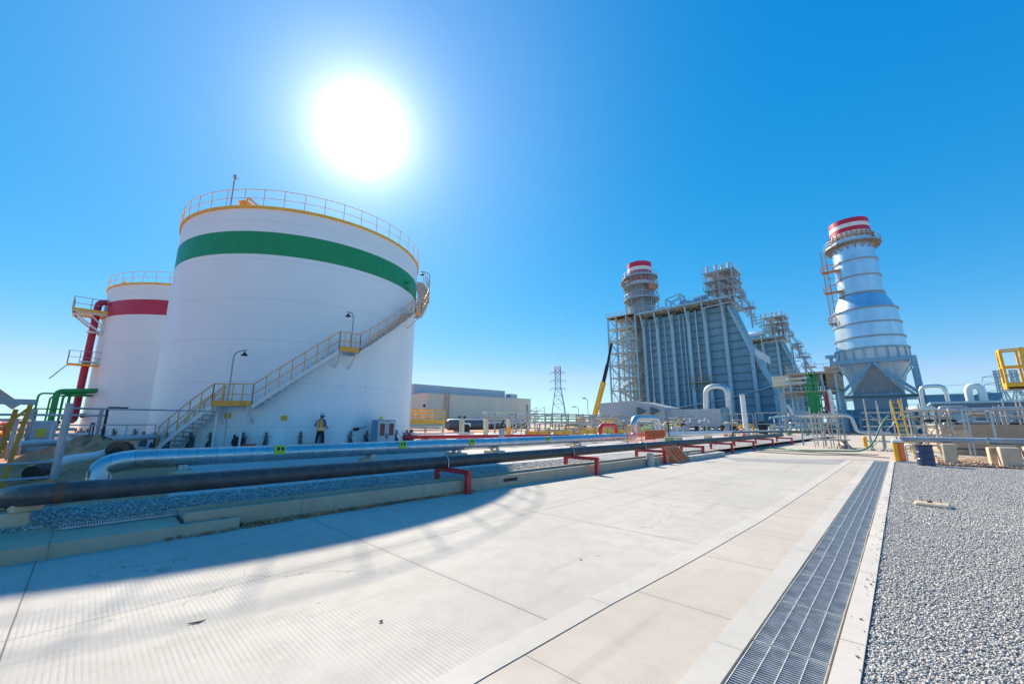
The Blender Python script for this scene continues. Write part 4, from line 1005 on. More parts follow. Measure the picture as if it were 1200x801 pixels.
skid('pump_skid','skid of blue grey pipes at the boiler foot right of the white vent post',-14,-8.6,62,66,2.9,4,('bluegrey','steel','white','galv','green'))
skid('valve_skid','skid with pale green pipes just right of the silver loop',-19,-16,38,43,1.6,5,('palegreen','palegreen','white','galv'),7)
skid('valve_skid','skid of lime and yellow valves behind the red pipe loop',-30,-24,44,48,2.0,6,('yellow','lime','palegreen','galv','orange'),10)
skid('valve_skid','cluttered skid of yellow handwheels and tan pipes before the crane',-38,-31,56,60,2.4,7,('yellow','tan','palegreen','galv','orange'),10)
skid('pipe_manifold','low manifold of crimson, white and yellow pipes behind the yellow trestle',-31,-25,-3.6,-1.9,1.7,51,('crimson','white','galv','crimson','yellow','dark'),14)
skid('pipe_manifold','low manifold of yellow and tan valves behind the row of yellow guard rails',-30,-24.5,36,39,1.5,52,('yellow','tan','palegreen','galv','orange','dark'),12)
skid('pipe_manifold','manifold of dark and cream pipes between the red loop and the grey hall',-28,-20,50,53,1.8,53,('dark','cream','steel','yellow','dark'),12)
t = thing('vent_post', 'tall pale vent pipe standing alone in front of the boiler', 'vent', (-14.8,60,0))
m = MB(); m.tube([(-14.8,60,0),(-14.8,60,5.2)],.3,14); m.build('pipe','white',t); m = MB(); m.lathe([(.3,5.2),(.36,5.2),(.36,5.35),(.0,5.4)],(-14.8,60,0),14); m.build('cap','steel',t)
t = thing('pipe_bridge', 'bright clad pipe arching up and down in front of the boiler wall', 'pipe', (-24,80,0))
m = MB(); m.tube(fillet([(-26.2,80,0),(-25.7,80,8.2),(-22.1,80,8.2),(-22.0,80,0)],1.6,7),.55,14); m.build('pipe','clad',t); m = MB(); m.bar((-26.8,80,.0),(-26.8,80,3.2),.3); m.bar((-21.4,80,0),(-21.4,80,3.2),.3); m.bar((-26.8,80,3.2),(-21.4,80,3.2),.3); m.build('support_frame','steel',t)

# ------------------------------------------------------------------ halls, crane, pylons
t = thing('warehouse', 'long beige ribbed warehouse with a pale blue upper storey beside the tank', 'warehouse', (-110,80,0))
m = MB(); m.box(-130,-90,61.6,103.4,0,9.3); m.build('wall','ware',t)
m = MB(); m.box(-130,-97,61.9,98,9.3,12.1); m.build('upper_storey','ware2',t)
m = MB(); m.box(-130.1,-89.85,61.45,103.55,9.3,9.5); m.build('parapet_cap','bluebeige',t)
m = MB(); m.box(-130,-96.85,61.75,98.1,12.1,12.28); m.build('roof_edge','bluebeige',t)
m = MB(); m.box(-97,-94.5,98.2,101.5,9.5,11.2); m.build('rooftop_unit','galv',t)
m = MB()
for y in (67.2,68.6): m.bar((-89.7,y,.2),(-89.7,y,11.2),.12)
for k in range(32): m.bar((-89.7,67.2,.5+k*.3),(-89.7,68.6,.5+k*.3),.05)
m.build('ladder','rusty',t)
m = MB(); m.box(-89.99,-89.9,101.2,101.9,1.2,7.6); m.build('downpipe','brown',t)
m = MB(); m.box(-91.6,-90.7,61.45,61.6,5.7,6.4); m.build('vent_louvre','dark',t)
m = MB(); m.box(-89.99,-89.93,70.5,86,.3,3.0); m.build('roller_door','bluebeige',t)
t = thing('low_hall', 'grey hall with a sloping right roofline and two triangular vent hoods', 'hall', (-37,78,0))
m = MB(); m.prism([(-46.0,0),(-46.0,5.5),(-37.6,5.8),(-31.9,4.45),(-31.9,0)],1,75,83); m.build('wall','hall',t)
m = MB(); m.bar((-46.05,74.95,5.56),(-37.6,74.95,5.86),.14); m.bar((-37.6,74.95,5.86),(-31.85,74.95,4.5),.14); m.build('roof_edge','bluebeige',t)
for x in (-36.4,-33.6):
    m = MB(); m.prism([(x-.75,4.55),(x-.75,3.05),(x+.85,3.8)],1,74.3,75.05); m.build('vent_hood','darkgrey',t)
t = thing('flat_hall', 'long low grey flat roofed hall right against the boiler foot', 'hall', (-28,80,0))
m = MB(); m.box(-32.5,-22.4,76,82,.9,3.85); m.build('wall','hall',t)
m = MB(); m.box(-32.6,-22.3,75.9,82.1,3.85,4.0); m.build('roof_edge','bluebeige',t)
m = MB(); m.box(-22.4,-21.7,76.4,78,.5,4.2); m.build('end_column','bluegrey',t)
t = thing('mobile_crane', 'yellow telescopic crane with its dark boom raised beside the scaffold tower', 'crane', (-54,86,0))
m = MB(); m.bar((-53.9,85,2.0),(-50.6,85,11.3),.95,.9); m.build('boom_base','yellow',t)
m = MB(); m.bar((-50.6,85,11.3),(-49.3,85,15.4),.62,.62); m.build('boom_middle','dark',t)
m = MB(); m.bar((-49.3,85,15.4),(-47.9,85,20.4),.42,.42); m.build('boom_tip','dark',t)
m = MB(); m.tube([(-47.9,85,20.2),(-47.9,85,6)],.04,4); m.build('hoist_rope','dark',t)
m = MB(); m.obox((-55.5,86,1.1),(7,2.6,.8),0,.1); m.obox((-53.6,86,1.9),(3,2.4,1.2),0,.1); m.build('carrier','yellow',t)
m = MB(); m.obox((-58.2,86,1.2),(1.8,2.5,1.7),0,.2); m.build('cab','yellow',t)
for x in (-58,-56.4,-54.2,-52.8):
    m = MB(); m.tube([(x,84.6,.6),(x,85,.6)],.6,14); m.build('wheel','dark',t)
for i,(x,y,h,arm,lab) in enumerate(((-48.8,75,6.7,-.9,'taller one nearer the crane'),(-51.3,75,4.9,-1.2,'shorter one left of the crane'))):
    t = thing('street_lamp','thin grey lamp post in the far yard, '+lab,'lamp post',(x,y,0),'lamp posts in the far yard')
    m = MB(); m.tube(fillet([(x,y,0),(x,y,h),(x+arm,y,h+.25)],.4,4),.07,6); m.build('pole','steel',t); m = MB(); m.obox((x+arm,y,h+.1),(.7,.4,.2),0,.05); m.build('lamp_head','dark',t)
def pylon(x, y, h, wb, wt, label, rz, redtop=True):
    t = thing('pylon', label, 'pylon', (x,y,0)); 
    lv = [0,.2,.36,.5,.62,.72,.8,.87,.94,1.0]
    def cor(k, i):
        f = lv[k]; w = wb+(wt-wb)*min(1,f/.62) if f < .62 else wt
        a = rz+PI/4+i*PI/2; return (x+w*.707*math.cos(a), y+w*.707*math.sin(a), h*f)
    lo, hi = MB(), MB()
    for k in range(len(lv)-1):
        m = hi if (redtop and lv[k] >= .85) else lo
        for i in range(4):
            m.bar(cor(k,i),cor(k+1,i),.26); m.bar(cor(k,i),cor(k+1,(i+1)%4),.13); m.bar(cor(k,(i+1)%4),cor(k+1,i),.13); m.bar(cor(k+1,i),cor(k+1,(i+1)%4),.12)
    lo.build('lattice','bluegrey',t)
    if hi.v: hi.build('lattice_top','crimson',t)['label'] = 'red and white lattice top'
    ca, sa = math.cos(rz), math.sin(rz)
    for f in (.62,.76,.9):
        m = MB(); L = 4.6
        for s in (-1,1): m.bar((x,y,h*f+.6),(x+s*L*ca,y+s*L*sa,h*f),.2); m.bar((x,y,h*f-.5),(x+s*L*ca,y+s*L*sa,h*f),.16); m.tube([(x+s*L*ca,y+s*L*sa,h*f),(x+s*L*ca,y+s*L*sa,h*f-1.6)],.12,5)
        m.build('cross_arm','bluegrey',t)
        for s in (-1,1):
            m = MB()
            for q in (-1,1):
                pts = [(x+s*L*ca-q*sa*u*160, y+s*L*sa+q*ca*u*160, h*f-1.6-24*u*(1-u)*.8) for u in [k/10 for k in range(11)]]
                m.tube(pts,.022,3,False)
            m.build('wire','steel',t)
    return t
pylon(-151,199.5,36,10.5,3.4,'lattice power pylon with red top far off between the warehouse and the crane',R(40))
pylon(30.6,248,22,7,1.6,'slim lattice pylon at the right edge left of the yellow lift basket',R(-30),False)
pylon(36.5,262,23,7,1.6,'slim lattice pylon partly behind the yellow lift basket',R(-30),False)

# ------------------------------------------------------------------ heat recovery boilers
def walkway(m, mr, x0, x1, y0, y1, z, sides='fblr', th=.15):
    m.box(x0,x1,y0,y1,z-th,z)
    def seg(a,b):
        n = max(1,int((Vector(b)-Vector(a)).length/1.6)); mr.rail([tuple(Vector(a).lerp(Vector(b),i/n)) for i in range(n+1)],1.1,.035,n=5)
    if 'f' in sides: seg((x0,y0,z),(x1,y0,z))
    if 'b' in sides: seg((x0,y1,z),(x1,y1,z))
    if 'l' in sides: seg((x0,y0,z),(x0,y1,z))
    if 'r' in sides: seg((x1,y0,z),(x1,y1,z))
def flight(m, mr, a, b, y0, y1, n=10):
    """stair between two points in x-z, from y0 to y1 wide"""
    (xa,za),(xb,zb) = a,b
    for y in (y0,y1):
        m.bar((xa,y,za),(xb,y,zb),.08,.25); mr.rail([(xa+(xb-xa)*i/4,y,za+(zb-za)*i/4) for i in range(5)],1.0,.035,n=5)
    for i in range(n): 
        x = xa+(xb-xa)*(i+.5)/n; z = za+(zb-za)*(i+.5)/n; m.box(x-.13,x+.13,y0,y1,z-.03,z)
YF, YB = 94.0, 106.0
bo = thing('boiler', 'front blue grey heat recovery boiler with ribbed columns and a pipe tower on its roof', 'boiler', (-33,100,0))
m = MB(); m.box(-43.8,-28,YF,YB,.4,26.9); m.box(-27.99,-23.5,YF+.005,YF+5.3,.4,26.9); m.prism([(-23.5,.4),(-23.5,26.9),(-20.4,16.2),(-16.7,7.0),(-16.7,.4)],1,YF+.01,YF+5.2); m.build('casing','casing',bo)
m = MB()
for z in [1.6+k*1.72 for k in range(15)]:
    xr = -23.5 if z > 26 else (-23.5+(26.9-z)/10.7*3.1 if z > 16.2 else (-20.4+(16.2-z)/9.2*3.7 if z > 7 else -16.7))
    m.box(-43.7,xr-.1,YF-.22,YF-.005,z-.08,z+.08)
m.build('wall_stiffeners','seam',bo)
for x,zt in ((-43.4,27),(-39.9,27),(-36.3,27),(-32.5,27),(-28.8,27),(-24.9,27),(-20.3,16.1),(-17.0,6.9)):
    m = MB(); m.box(x-.36,x+.36,YF-.95,YF-.83,0,zt); m.box(x-.06,x+.06,YF-.83,YF-.17,0,zt); m.box(x-.36,x+.36,YF-.29,YF-.17,0,zt); m.build('column','bluesteel',bo)
    if zt > 20:
        m = MB(); m.bar((x,YF-.9,24.2),(x,YF-2.3,28.0),.32,.3,(0,0,1)); m.build('roof_bracket','bluesteel',bo)
m = MB()
for a,b in (((-23.9,26.7),(-20.4,16.2)),((-20.4,16.2),(-16.7,7.0))): m.bar((a[0],YF-.35,a[1]),(b[0],YF-.35,b[1]),.6,.5,(0,1,0))
m.build('duct_edge_beam','bluesteel',bo)
for x,c_,z0,z1 in ((-41.9,'galv',2.2,26),(-34.6,'bluesteel',5,26.4),(-30.8,'galv',10,27),(-33.6,'bluesteel',4,26),(-38.2,'bluesteel',3,26)):
    m = MB(); m.tube([(x,YF-.6,z0),(x,YF-.6,z1)],.2 if c_=='galv' else .15,8); m.build('down_pipe',c_,bo)
m = MB(); m.tube(fillet([(-41.9,YF-.6,7),(-41.9,YF-.9,5.2),(-37.6,YF-.9,5.2),(-37.6,YF-.9,1)],.8,5),.24,8); m.build('bent_pipe','white',bo)
m = MB(); m.tube([(-36,YF-1.2,5.0),(-26,YF-1.2,6.5),(-15.2,YF-1.2,9.2),(-13.5,YF-1.2,9.6)],.16,8); m.build('slanting_pipe','galv',bo)
m = MB()
for z in (13.5,19.5): m.tube([(-41.8,YF-.6,z),(-38.4,YF-.6,z)],.08,6); m.tube([(-31,YF-.6,z-1),(-30.2,YF-.6,z-1)],.08,6)
m.build('pipe_tie','galv',bo)
d, r_ = MB(), MB(); walkway(d, r_, -32.5,-28.4,YF-3,YF-.9,10.4,'flr'); d.bar((-32.3,YF-.9,8.8),(-32.3,YF-2.8,10.2),.14); d.bar((-28.6,YF-.9,8.8),(-28.6,YF-2.8,10.2),.14)
d.build('side_platform','tan',bo); r_.build('platform_railing','orange',bo)
# roof deck
d, r_ = MB(), MB(); walkway(d, r_, -44.4,-23.2,YF-2.5,YB+.5,28.5,'fblr',.4)
d.build('roof_deck','bluesteel',bo); r_.build('roof_railing','steel',bo)
m = MB()
for x in [-43.8+k*2.05 for k in range(11)]:
    m.bar((x,YF-2.3,28.0),(x,YF+.3,27.9),.18,.3)
m.bar((-44.2,YF-1.3,27.9),(-23.4,YF-1.3,27.9),.12,.22)
for k in range(6): m.bar((-43.5+k*3.6,YF-.3,26.9),(-41.8+k*3.6,YF-.3,28),.12); m.bar((-41.8+k*3.6,YF-.3,28),(-40+k*3.6,YF-.3,26.9),.12)
m.build('deck_joists','tan',bo)
rb = random.Random(5)
m = MB()   # truss and pipework on the roof
for y in (95,98):
    m.bar((-38,y,28.5),(-38,y,31.6),.22); m.bar((-34.5,y,28.5),(-34.5,y,32.2),.22); m.bar((-38,y,31.6),(-34.5,y,32.2),.22); m.bar((-38,y,28.8),(-34.5,y,31.8),.12); m.bar((-38,y,31.6),(-34.5,y,28.6),.12)
m.bar((-38,95,31.6),(-38,98,31.6),.2); m.bar((-34.5,95,32.2),(-34.5,98,32.2),.2); m.build('roof_frame','bluesteel',bo)
m = MB(); m.tube([(-34.4,96,30.2),(-31.0,96,28.9)],.75,12); m.build('roof_vessel','bluesteel',bo)
m = MB(); m.tube([(-42.6,99,28.5),(-42.6,99,30.2)],.5,12); m.tube(fillet([(-40.5,97,28.5),(-40.5,97,30.2),(-39.2,97,30.2),(-39.2,97,28.5)],.4,4),.2,8); m.tube(fillet([(-31,96,28.5),(-31,96,30.6),(-28,96,30.6)],.5,4),.22,8); m.build('roof_piping','clad',bo)
m = MB(); m.tube([(-31.6,95.5,29.9),(-28.6,95.5,30.4)],.5,10); m.bar((-31.4,95.5,28.5),(-31.4,95.5,29.8),.14); m.bar((-28.8,95.5,28.5),(-28.8,95.5,30.2),.14); m.build('roof_fan','bluesteel',bo)
# pipe tower
TX0,TX1,TY0,TY1 = -27.6,-22.2,92.6,98.6
m = MB()
xs, ys = (TX0,(TX0+TX1)/2,TX1), (TY0,TY1)
for x in xs:
    for y in ys: m.bar((x,y,27.2),(x,y,34.8),.24)
for z in (28.6,30.6,32.6,34.6):
    for y in ys: m.bar((TX0,y,z),(TX1,y,z),.2)
    for x in xs: m.bar((x,TY0,z),(x,TY1,z),.2)
for y in ys: m.bar((TX0,y,28.6),(xs[1],y,32.6),.1); m.bar((TX1,y,28.6),(xs[1],y,32.6),.1)
m.bar((TX1,TY0,28.6),(TX1,TY1,32.6),.1); m.bar((TX1,TY0,32.6),(TX1,TY1,28.6),.1)
m.build('tower_frame','bluesteel',bo)
d, r_ = MB(), MB()
for z in (30.7,32.7,34.8): walkway(d, r_, TX0-.5,TX1+.5,TY0-.5,TY1+.3,z,'flr')
walkway(d, r_, TX1+.3,-20.4,TY0-.4,TY0+2.2,28.2,'fr'); walkway(d, r_, -21,-18.8,TY0-.4,TY0+2.2,25.4,'fr')
flight(d, r_, (-22,30.7),(-20.2,28.2),TY0-.3,TY0+.7); flight(d, r_, (-21.2,28.2),(-19.4,25.4),TY0-.3,TY0+.7); flight(d, r_, (-23.5,32.7),(-21.7,30.7),TY0-.3,TY0+.7)
d.build('tower_deck','steel',bo); r_.build('tower_railing','galv',bo)
for k,(x,y) in enumerate(((-27.2,93.2),(-25.4,93.2),(-24.4,94.2),(-22.8,93.4))):
    m = MB(); m.tube([(x,y,34.8),(x,y,36.3)],.36,12); m.lathe([(.36,36.3),(.42,36.3),(.42,36.42),(.0,36.42)],(x,y,0),12); m.build('silencer','clad',bo)
for k in range(9):
    m = MB(); x, y = rb.uniform(TX0+.4,TX1-.4), rb.uniform(TY0+.2,TY1-2); z0 = rb.uniform(27.5,29); z1 = rb.uniform(30.5,34.3); x2 = min(TX1,max(TX0,x+rb.uniform(-2,2)))
    m.tube(fillet([(x,y,z0),(x,y,z1),(x2,y,z1),(x2,y,z1+.8)],.3,4),rb.uniform(.14,.3),8); m.build('tower_pipe',rb.choice(('clad','white','galv','rusty','clad')),bo)
m = MB(); m.tube(fillet([(-28.6,YF-2.7,29),(-28.6,YF-2.7,26.6),(-22.6,YF-2.7,26.9),(-18.6,YF-2.7,22.8),(-18.5,YF-2.7,21)],.3,4),.16,8); m.build('handrail_pipe','galv',bo)
m = MB()
for i in range(4):
    z = 25.2-i*1.4; x = -21.5+i*1.0
    m.bar((x,93,z),(x+1.6,93,z),.12,.2); m.bar((x,96,z),(x+1.6,96,z),.12,.2); m.bar((x+1.6,93,z-1.6),(x+1.6,93,z+1.1),.12); m.bar((x,93,z),(x+1.6,93,z-1.4),.1)
m.tube([(-19.6,93.4,21),(-19.6,93.4,25)],.18,8); m.build('outrigger_frame','bluesteel',bo)
b2 = dup(bo, (-33,154.6,0), 'rear blue grey heat recovery boiler showing past the right shoulder of the front one')
t = thing('steam_drum', 'white insulated steam drum on the roof of the rear boiler', 'steam drum', (-31,150,28.5))
m = MB(); m.tube([(-34.6,152,30.2),(-34.2,152,30.2),(-29,152,30.2),(-28.6,152,30.2)],[1.0,1.5,1.5,1.0],20); m.build('vessel','white',t)
for x in (-33,-30): 
    m = MB(); m.box(x-.3,x+.3,151,153,28.5,29.2); m.build('saddle','steel',t)
t = thing('access_tower', 'stepped steel platforms and ladders descending on the right of the rear boiler', 'access tower', (-18,148,0))
d, r_ = MB(), MB()
for i in range(6):
    x0 = -21.5+i*1.15; z = 24.5-i*3.2
    walkway(d, r_, x0,x0+3.2,146.5,149.5,z,'flr',.25); flight(d, r_, (x0+1.2,z),(x0+3.0,z-3.2),146.7,147.6)
d.build('platforms','steel',t); r_.build('railing','galv',t)
m = MB()
for x,zt in ((-21.3,24.5),(-18.5,21.3),(-16.5,15),(-14,8.5)):
    for y in (146.6,149.4): m.bar((x,y,0),(x,y,zt),.3)
for z in (4,8,12,16,20): m.bar((-21.3,146.6,z),(-21.3+min(7.2,(26-z)*.34),146.6,z),.22); m.bar((-21.3,146.6,z),(-18.5,146.6,z+3.4),.14)
m.build('frame','bluesteel',t)
# small white sign on the front boiler's duct
t = thing('sign', 'blank white panel fixed on the sloping duct of the front boiler', 'sign', (-19,93.4,14))
m = MB(); m._add([(-19.6,93.0,16.6),(-17.2,93.0,14.6),(-17.2,93.0,13.0),(-19.6,93.0,15.0),(-19.6,93.08,16.6),(-17.2,93.08,14.6),(-17.2,93.08,13.0),(-19.6,93.08,15.0)],[(0,1,2,3),(7,6,5,4),(0,4,5,1),(1,5,6,2),(2,6,7,3),(3,7,4,0)]); m.build('panel','white',t)
m = MB(); m.bar((-19.5,93.04,15),(-19.5,93.3,12.4),.12); m.bar((-17.3,93.04,13),(-17.3,93.3,8.6),.12); m.build('bracket','steel',t)
# stair tower with scaffold on the left of the boiler
t = thing('stair_tower', 'open steel stair tower wrapped in beige scaffolding left of the front boiler', 'stair tower', (-49,96,0))
m = MB(); X0,X1,Y0,Y1 = -52.6,-44.9,92.0,99.5
cx = [X0,-50.2,-47.4,X1]
for x in cx:
    for y in (Y0,Y1): m.bar((x,y,0),(x,y,28.6),.34)
lv = [3.2*k for k in range(1,10)]
for z in lv:
    for y in (Y0,Y1): m.bar((X0,y,z),(X1,y,z),.24)
    for x in cx: m.bar((x,Y0,z),(x,Y1,z),.22)
for i,z in enumerate(lv):
    zl = z-3.2
    for y in (Y0,Y1):
        m.bar((X0,y,zl),(cx[1],y,z),.14) if i%2 else m.bar((cx[1],y,zl),(X0,y,z),.14)
        m.bar((cx[2],y,zl),(X1,y,z),.14) if i%2 else m.bar((X1,y,zl),(cx[2],y,z),.14)
    m.bar((X0,Y0,zl),(X0,Y1,z),.14) if i%2 else m.bar((X0,Y1,zl),(X0,Y0,z),.14)
m.build('frame','bluesteel',t)
d, r_ = MB(), MB()
for i,z in enumerate(lv):
    walkway(d, r_, X0,X1,Y0+.2,Y0+1.8,z,'f'); a,b = ((X0+.8,z-3.2),(X1-.8,z)) if i%2 else ((X1-.8,z-3.2),(X0+.8,z))
    flight(d, r_, a, b, Y0+2, Y0+3.2, 14)
d.build('stairs','scaf',t); r_.build('railing','scaf',t)
m = MB()
for x in [X0+.5+k*1.1 for k in range(7)]:
    for y in (Y0+4,Y0+5.5): m.tube([(x,y,0),(x,y,30)],.05,4)
for z in [1.6*k for k in range(1,18)]:
    for y in (Y0+4,Y0+5.5): m.tube([(X0,y,z),(X1,y,z+.1)],.05,4); m.tube([(X0,y,z+.8),(X1,y,z-.8)],.04,4)
m.build('scaffolding','scaf',t)
m = MB()
for z in lv[1::2]: m.box(X0+.6,X1-.6,Y0+4.1,Y0+5.4,z+.4,z+.5)
m.build('scaffold_boards','tan',t)
d, r_ = MB(), MB(); walkway(d, r_, X0-.3,X1,Y0-.5,Y1,28.8,'fl'); d.build('top_deck','tan',t); r_.build('top_railing','galv',t)

# ------------------------------------------------------------------ exhaust stacks
def gallery(c, r0, r1, z, t, deck='brown', railm='rusty'):
    m = MB(); m.lathe([(r0,z-.18),(r1,z-.18),(r1,z),(r0,z)],(c[0],c[1],0),36)
    for k in range(18): a = 2*PI*k/18; m.bar((c[0]+r1*math.cos(a),c[1]+r1*math.sin(a),z-.2),(c[0]+r0*math.cos(a),c[1]+r0*math.sin(a),z-1.2),.14)
    g_ = m.build('gallery',deck,t)
    m = MB(); m.rail([(c[0]+r1*math.cos(2*PI*k/30),c[1]+r1*math.sin(2*PI*k/30),z) for k in range(30)],1.15,.045,n=5,closed=True,toe=.2); m.build('gallery_railing',railm,g_)
c = (-47.1,101)
t = thing('exhaust_stack', 'left steel exhaust stack with red and white top standing behind the scaffold tower', 'stack', (*c,0))
m = MB(); m.lathe([(3.2,2),(3.2,45)],(*c,0),48); m.lathe([(3.05,45),(3.05,42)],(*c,0),48); m.build('shaft','dullstack',t)
for z0,z1,cc in ((43.6,45.05,'crimson'),(42.5,43.6,'white'),(41.9,42.5,'crimson'),(39.6,40.3,'crimson'),(38.8,39.6,'white')):
    m = MB(); m.lathe([(3.05,z1),(3.23,z1),(3.23,z0)],(*c,0),48); m.build('stripe',cc,t)['label'] = ('red' if cc=='crimson' else 'white')+' painted band'
for z in (36.4,32.8,30.6):
    m = MB(); m.lathe([(3.2,z-.12),(3.45,z-.12),(3.45,z+.12),(3.2,z+.12)],(*c,0),48); m.build('stiffener_ring','steel',t)
for z in (40.9,38.3,34.6): gallery(c,3.2,4.7,z,t,'steel','galv')
m = MB()
for k in range(22): a = 2*PI*k/22; m.bar((c[0]+3.35*math.cos(a),c[1]+3.35*math.sin(a),36.4),(c[0]+3.35*math.cos(a),c[1]+3.35*math.sin(a),38.2),.2); m.bar((c[0]+3.35*math.cos(a),c[1]+3.35*math.sin(a),32.8),(c[0]+3.35*math.cos(a),c[1]+3.35*math.sin(a),34.5),.2)
m.build('lagging_ribs','steel',t)
m = MB()
for k in range(9):
    a = 2*PI*(k+.5)/9; m.bar((c[0]+4.3*math.cos(a),c[1]+4.3*math.sin(a),27),(c[0]+4.3*math.cos(a),c[1]+4.3*math.sin(a),40.8),.13)
    for z in (30,32,36.4): 
        a2 = 2*PI*(k+1.5)/9; m.bar((c[0]+4.3*math.cos(a),c[1]+4.3*math.sin(a),z),(c[0]+4.3*math.cos(a2),c[1]+4.3*math.sin(a2),z),.12); m.bar((c[0]+4.3*math.cos(a),c[1]+4.3*math.sin(a),z),(c[0]+4.3*math.cos(a2),c[1]+4.3*math.sin(a2),z+2),.08)
m.build('lattice','scaf',t)
m = MB(); m.obox((-50.6,98.2,38.6),(1.2,1.2,1.5),.3); m.obox((-42.8,98.6,36.4),(1.4,1.0,1.6),.2); m.build('monitor_box','rusty',t)
m = MB()
for x,y in ((-50.3,99),(-50.9,99.4),(-43.4,98.9)): m.bar((x,y,28),(x,y,41),.12)
for k in range(40): m.bar((-50.3,99,28.3+k*.32),(-50.9,99.4,28.3+k*.32),.06)
m.build('ladder','galv',t)
c = (-2.15,98)
t = thing('exhaust_stack', 'right bright exhaust stack with cone shoulder and red banded top on blue frame', 'stack', (*c,0))
m = MB(); m.lathe([(4.95,14.6),(4.6,21.8),(3.3,25.1),(3.12,36.2)],(*c,0),64); m.build('shell','stack',t)
m = MB(); m.lathe([(3.1,36.2),(3.02,39.9)],(*c,0),64); m.lathe([(2.9,39.9),(2.95,36.2)],(*c,0),64); m.build('crown','white',t)
for z0,z1 in ((39.0,39.95),(37.35,38.2)):
    m = MB(); r0 = 3.115-(z0-36.2)*.022; r1 = 3.115-(z1-36.2)*.022; m.lathe([(r1-.15,z1),(r1,z1),(r0,z0)],(*c,0),64); m.build('stripe','crimson',t)['label'] = 'red painted band'
for z in (16.6,19.2,21.85,25.1,28.4,31.6):
    r0 = 4.95-(z-14.6)*.0486 if z < 21.9 else 3.3-(z-25.1)*.0162
    m = MB(); m.lathe([(r0-.02,z-.12),(r0+.2,z-.12),(r0+.2,z+.12),(r0-.02,z+.12)],(*c,0),64); m.build('stiffener_ring','steel',t)
gallery(c,3.15,4.25,35.0,t,'brown','galv')
m = MB()
for k in range(26):
    a = 2*PI*k/26; m.bar((c[0]+3.3*math.cos(a),c[1]+3.3*math.sin(a),36.2),(c[0]+3.3*math.cos(a),c[1]+3.3*math.sin(a),37.1),.3,.25)
m.lathe([(3.12,36.3),(3.4,36.3),(3.4,36.45),(3.12,36.45)],(*c,0),40); m.build('lug_ring','rusty',t)
m = MB(); ax = -6.2
for x in (ax,ax-.75): m.bar((x,96.2,19.5),(x,96.2,35),.12)
for k in range(44): m.bar((ax,96.2,19.8+k*.34),(ax-.75,96.2,19.8+k*.34),.06)
for z in (30.5,26.3,20.2): m.box(ax-1.1,ax+1.9,95.6,97.2,z-.12,z); m.rail([(ax-1.1,95.6,z),(ax-.1,95.6,z),(ax+.8,95.6,z)],1.1,.05,n=4); m.rail([(ax-1.1,97.2,z),(ax-1.1,95.6,z)],1.1,.05,n=4)
for z in (21.5,23,24.5,27.8,29.2,32,33.4): m.bar((ax-.4,96.2,z),(-4.9,97,z),.08)
m.build('caged_ladder','rusty',t)
m = MB(); m.lathe([(5.05,12.6),(5.05,14.5),(4.9,14.6)],(*c,0),48)
m.build('flange_drum','white',t)
m = MB()
for k in range(20): a = 2*PI*(k+.5)/20; m.bar((c[0]+5.1*math.cos(a),c[1]+5.1*math.sin(a),12.5),(c[0]+5.1*math.cos(a),c[1]+5.1*math.sin(a),14.7),.36,.2)
m.lathe([(5.0,14.45),(5.3,14.45),(5.3,14.75),(4.9,14.75)],(*c,0),48); m.build('drum_posts','bluesteel',t)
# hopper between the legs
def frust(m, x0,x1,y0,y1,z1, a0,a1,b0,b1,z0):
    vs = [(x0,y0,z1),(x1,y0,z1),(x1,y1,z1),(x0,y1,z1),(a0,b0,z0),(a1,b0,z0),(a1,b1,z0),(a0,b1,z0)]
    m._add(vs,[(0,4,5,1),(1,5,6,2),(2,6,7,3),(3,7,4,0)])
m = MB(); n_ = 32
top = [(c[0]+4.9*math.cos(2*PI*k/n_),c[1]+4.9*math.sin(2*PI*k/n_),12.6) for k in range(n_)]
def sq(a, hx, hy): 
    ca_, sa_ = math.cos(a), math.sin(a); s_ = min(hx/max(1e-6,abs(ca_)), hy/max(1e-6,abs(sa_))); return (c[0]+ca_*s_, c[1]+sa_*s_)
bot = [(*sq(2*PI*k/n_,3.3,3.3),6.6) for k in range(n_)]
m._add(top+bot,[(k,(k+1)%n_,(k+1)%n_+n_,k+n_) for k in range(n_)]); m.build('hopper','white',t)
m = MB(); zt = 11.6; fy = 94.3
m._add([(-2.15,93.05,zt-.2),(-5.4,94.4,6.65),(1.1,94.4,6.65),(-2.15,93.25,zt-.2),(-5.4,94.6,6.65),(1.1,94.6,6.65)],[(0,1,2),(5,4,3),(0,3,4,1),(1,4,5,2),(2,5,3,0)]); m.build('hopper_panel','panel',t)
m = MB(); m.box(-5.6,1.3,94.2,101.5,3.9,6.6); m.build('hopper_base','bluebeige',t)
for sx in (-1,1):
    for sy in (-1,1):
        m = MB(); m.bar((c[0]+sx*5.5,c[1]+sy*5.4,0),(c[0]+sx*5.2,c[1]+sy*5.3,12.5),.62,.62); m.build('leg','bluesteel',t)
m = MB()
for sy in (-1,1):
    y = c[1]+sy*5.35
    m.bar((c[0]-5.1,y,12.2),(c[0]+5.1,y,12.2),.5,.7); m.bar((c[0]-5.3,y,6.0),(c[0]+5.3,y,6.0),.4,.5)
    m.bar((c[0],y,11.9),(c[0]-5.1,y,6.3),.45); m.bar((c[0],y,11.9),(c[0]+5.1,y,6.3),.45); m.bar((c[0]+5.1,y,11.8),(c[0]+3.3,y,9),.2); m.bar((c[0]-5.1,y,11.8),(c[0]-3.3,y,9),.2)
for sx in (-1,1):
    x = c[0]+sx*5.2
    m.bar((x,c[1]-5.0,12.2),(x,c[1]+5.0,12.2),.5,.7); m.bar((x,c[1]-5.0,6),(x,c[1]+5.0,6),.4,.5); m.bar((x,c[1]-5.0,6.2),(x,c[1]+5.0,11.9),.3)
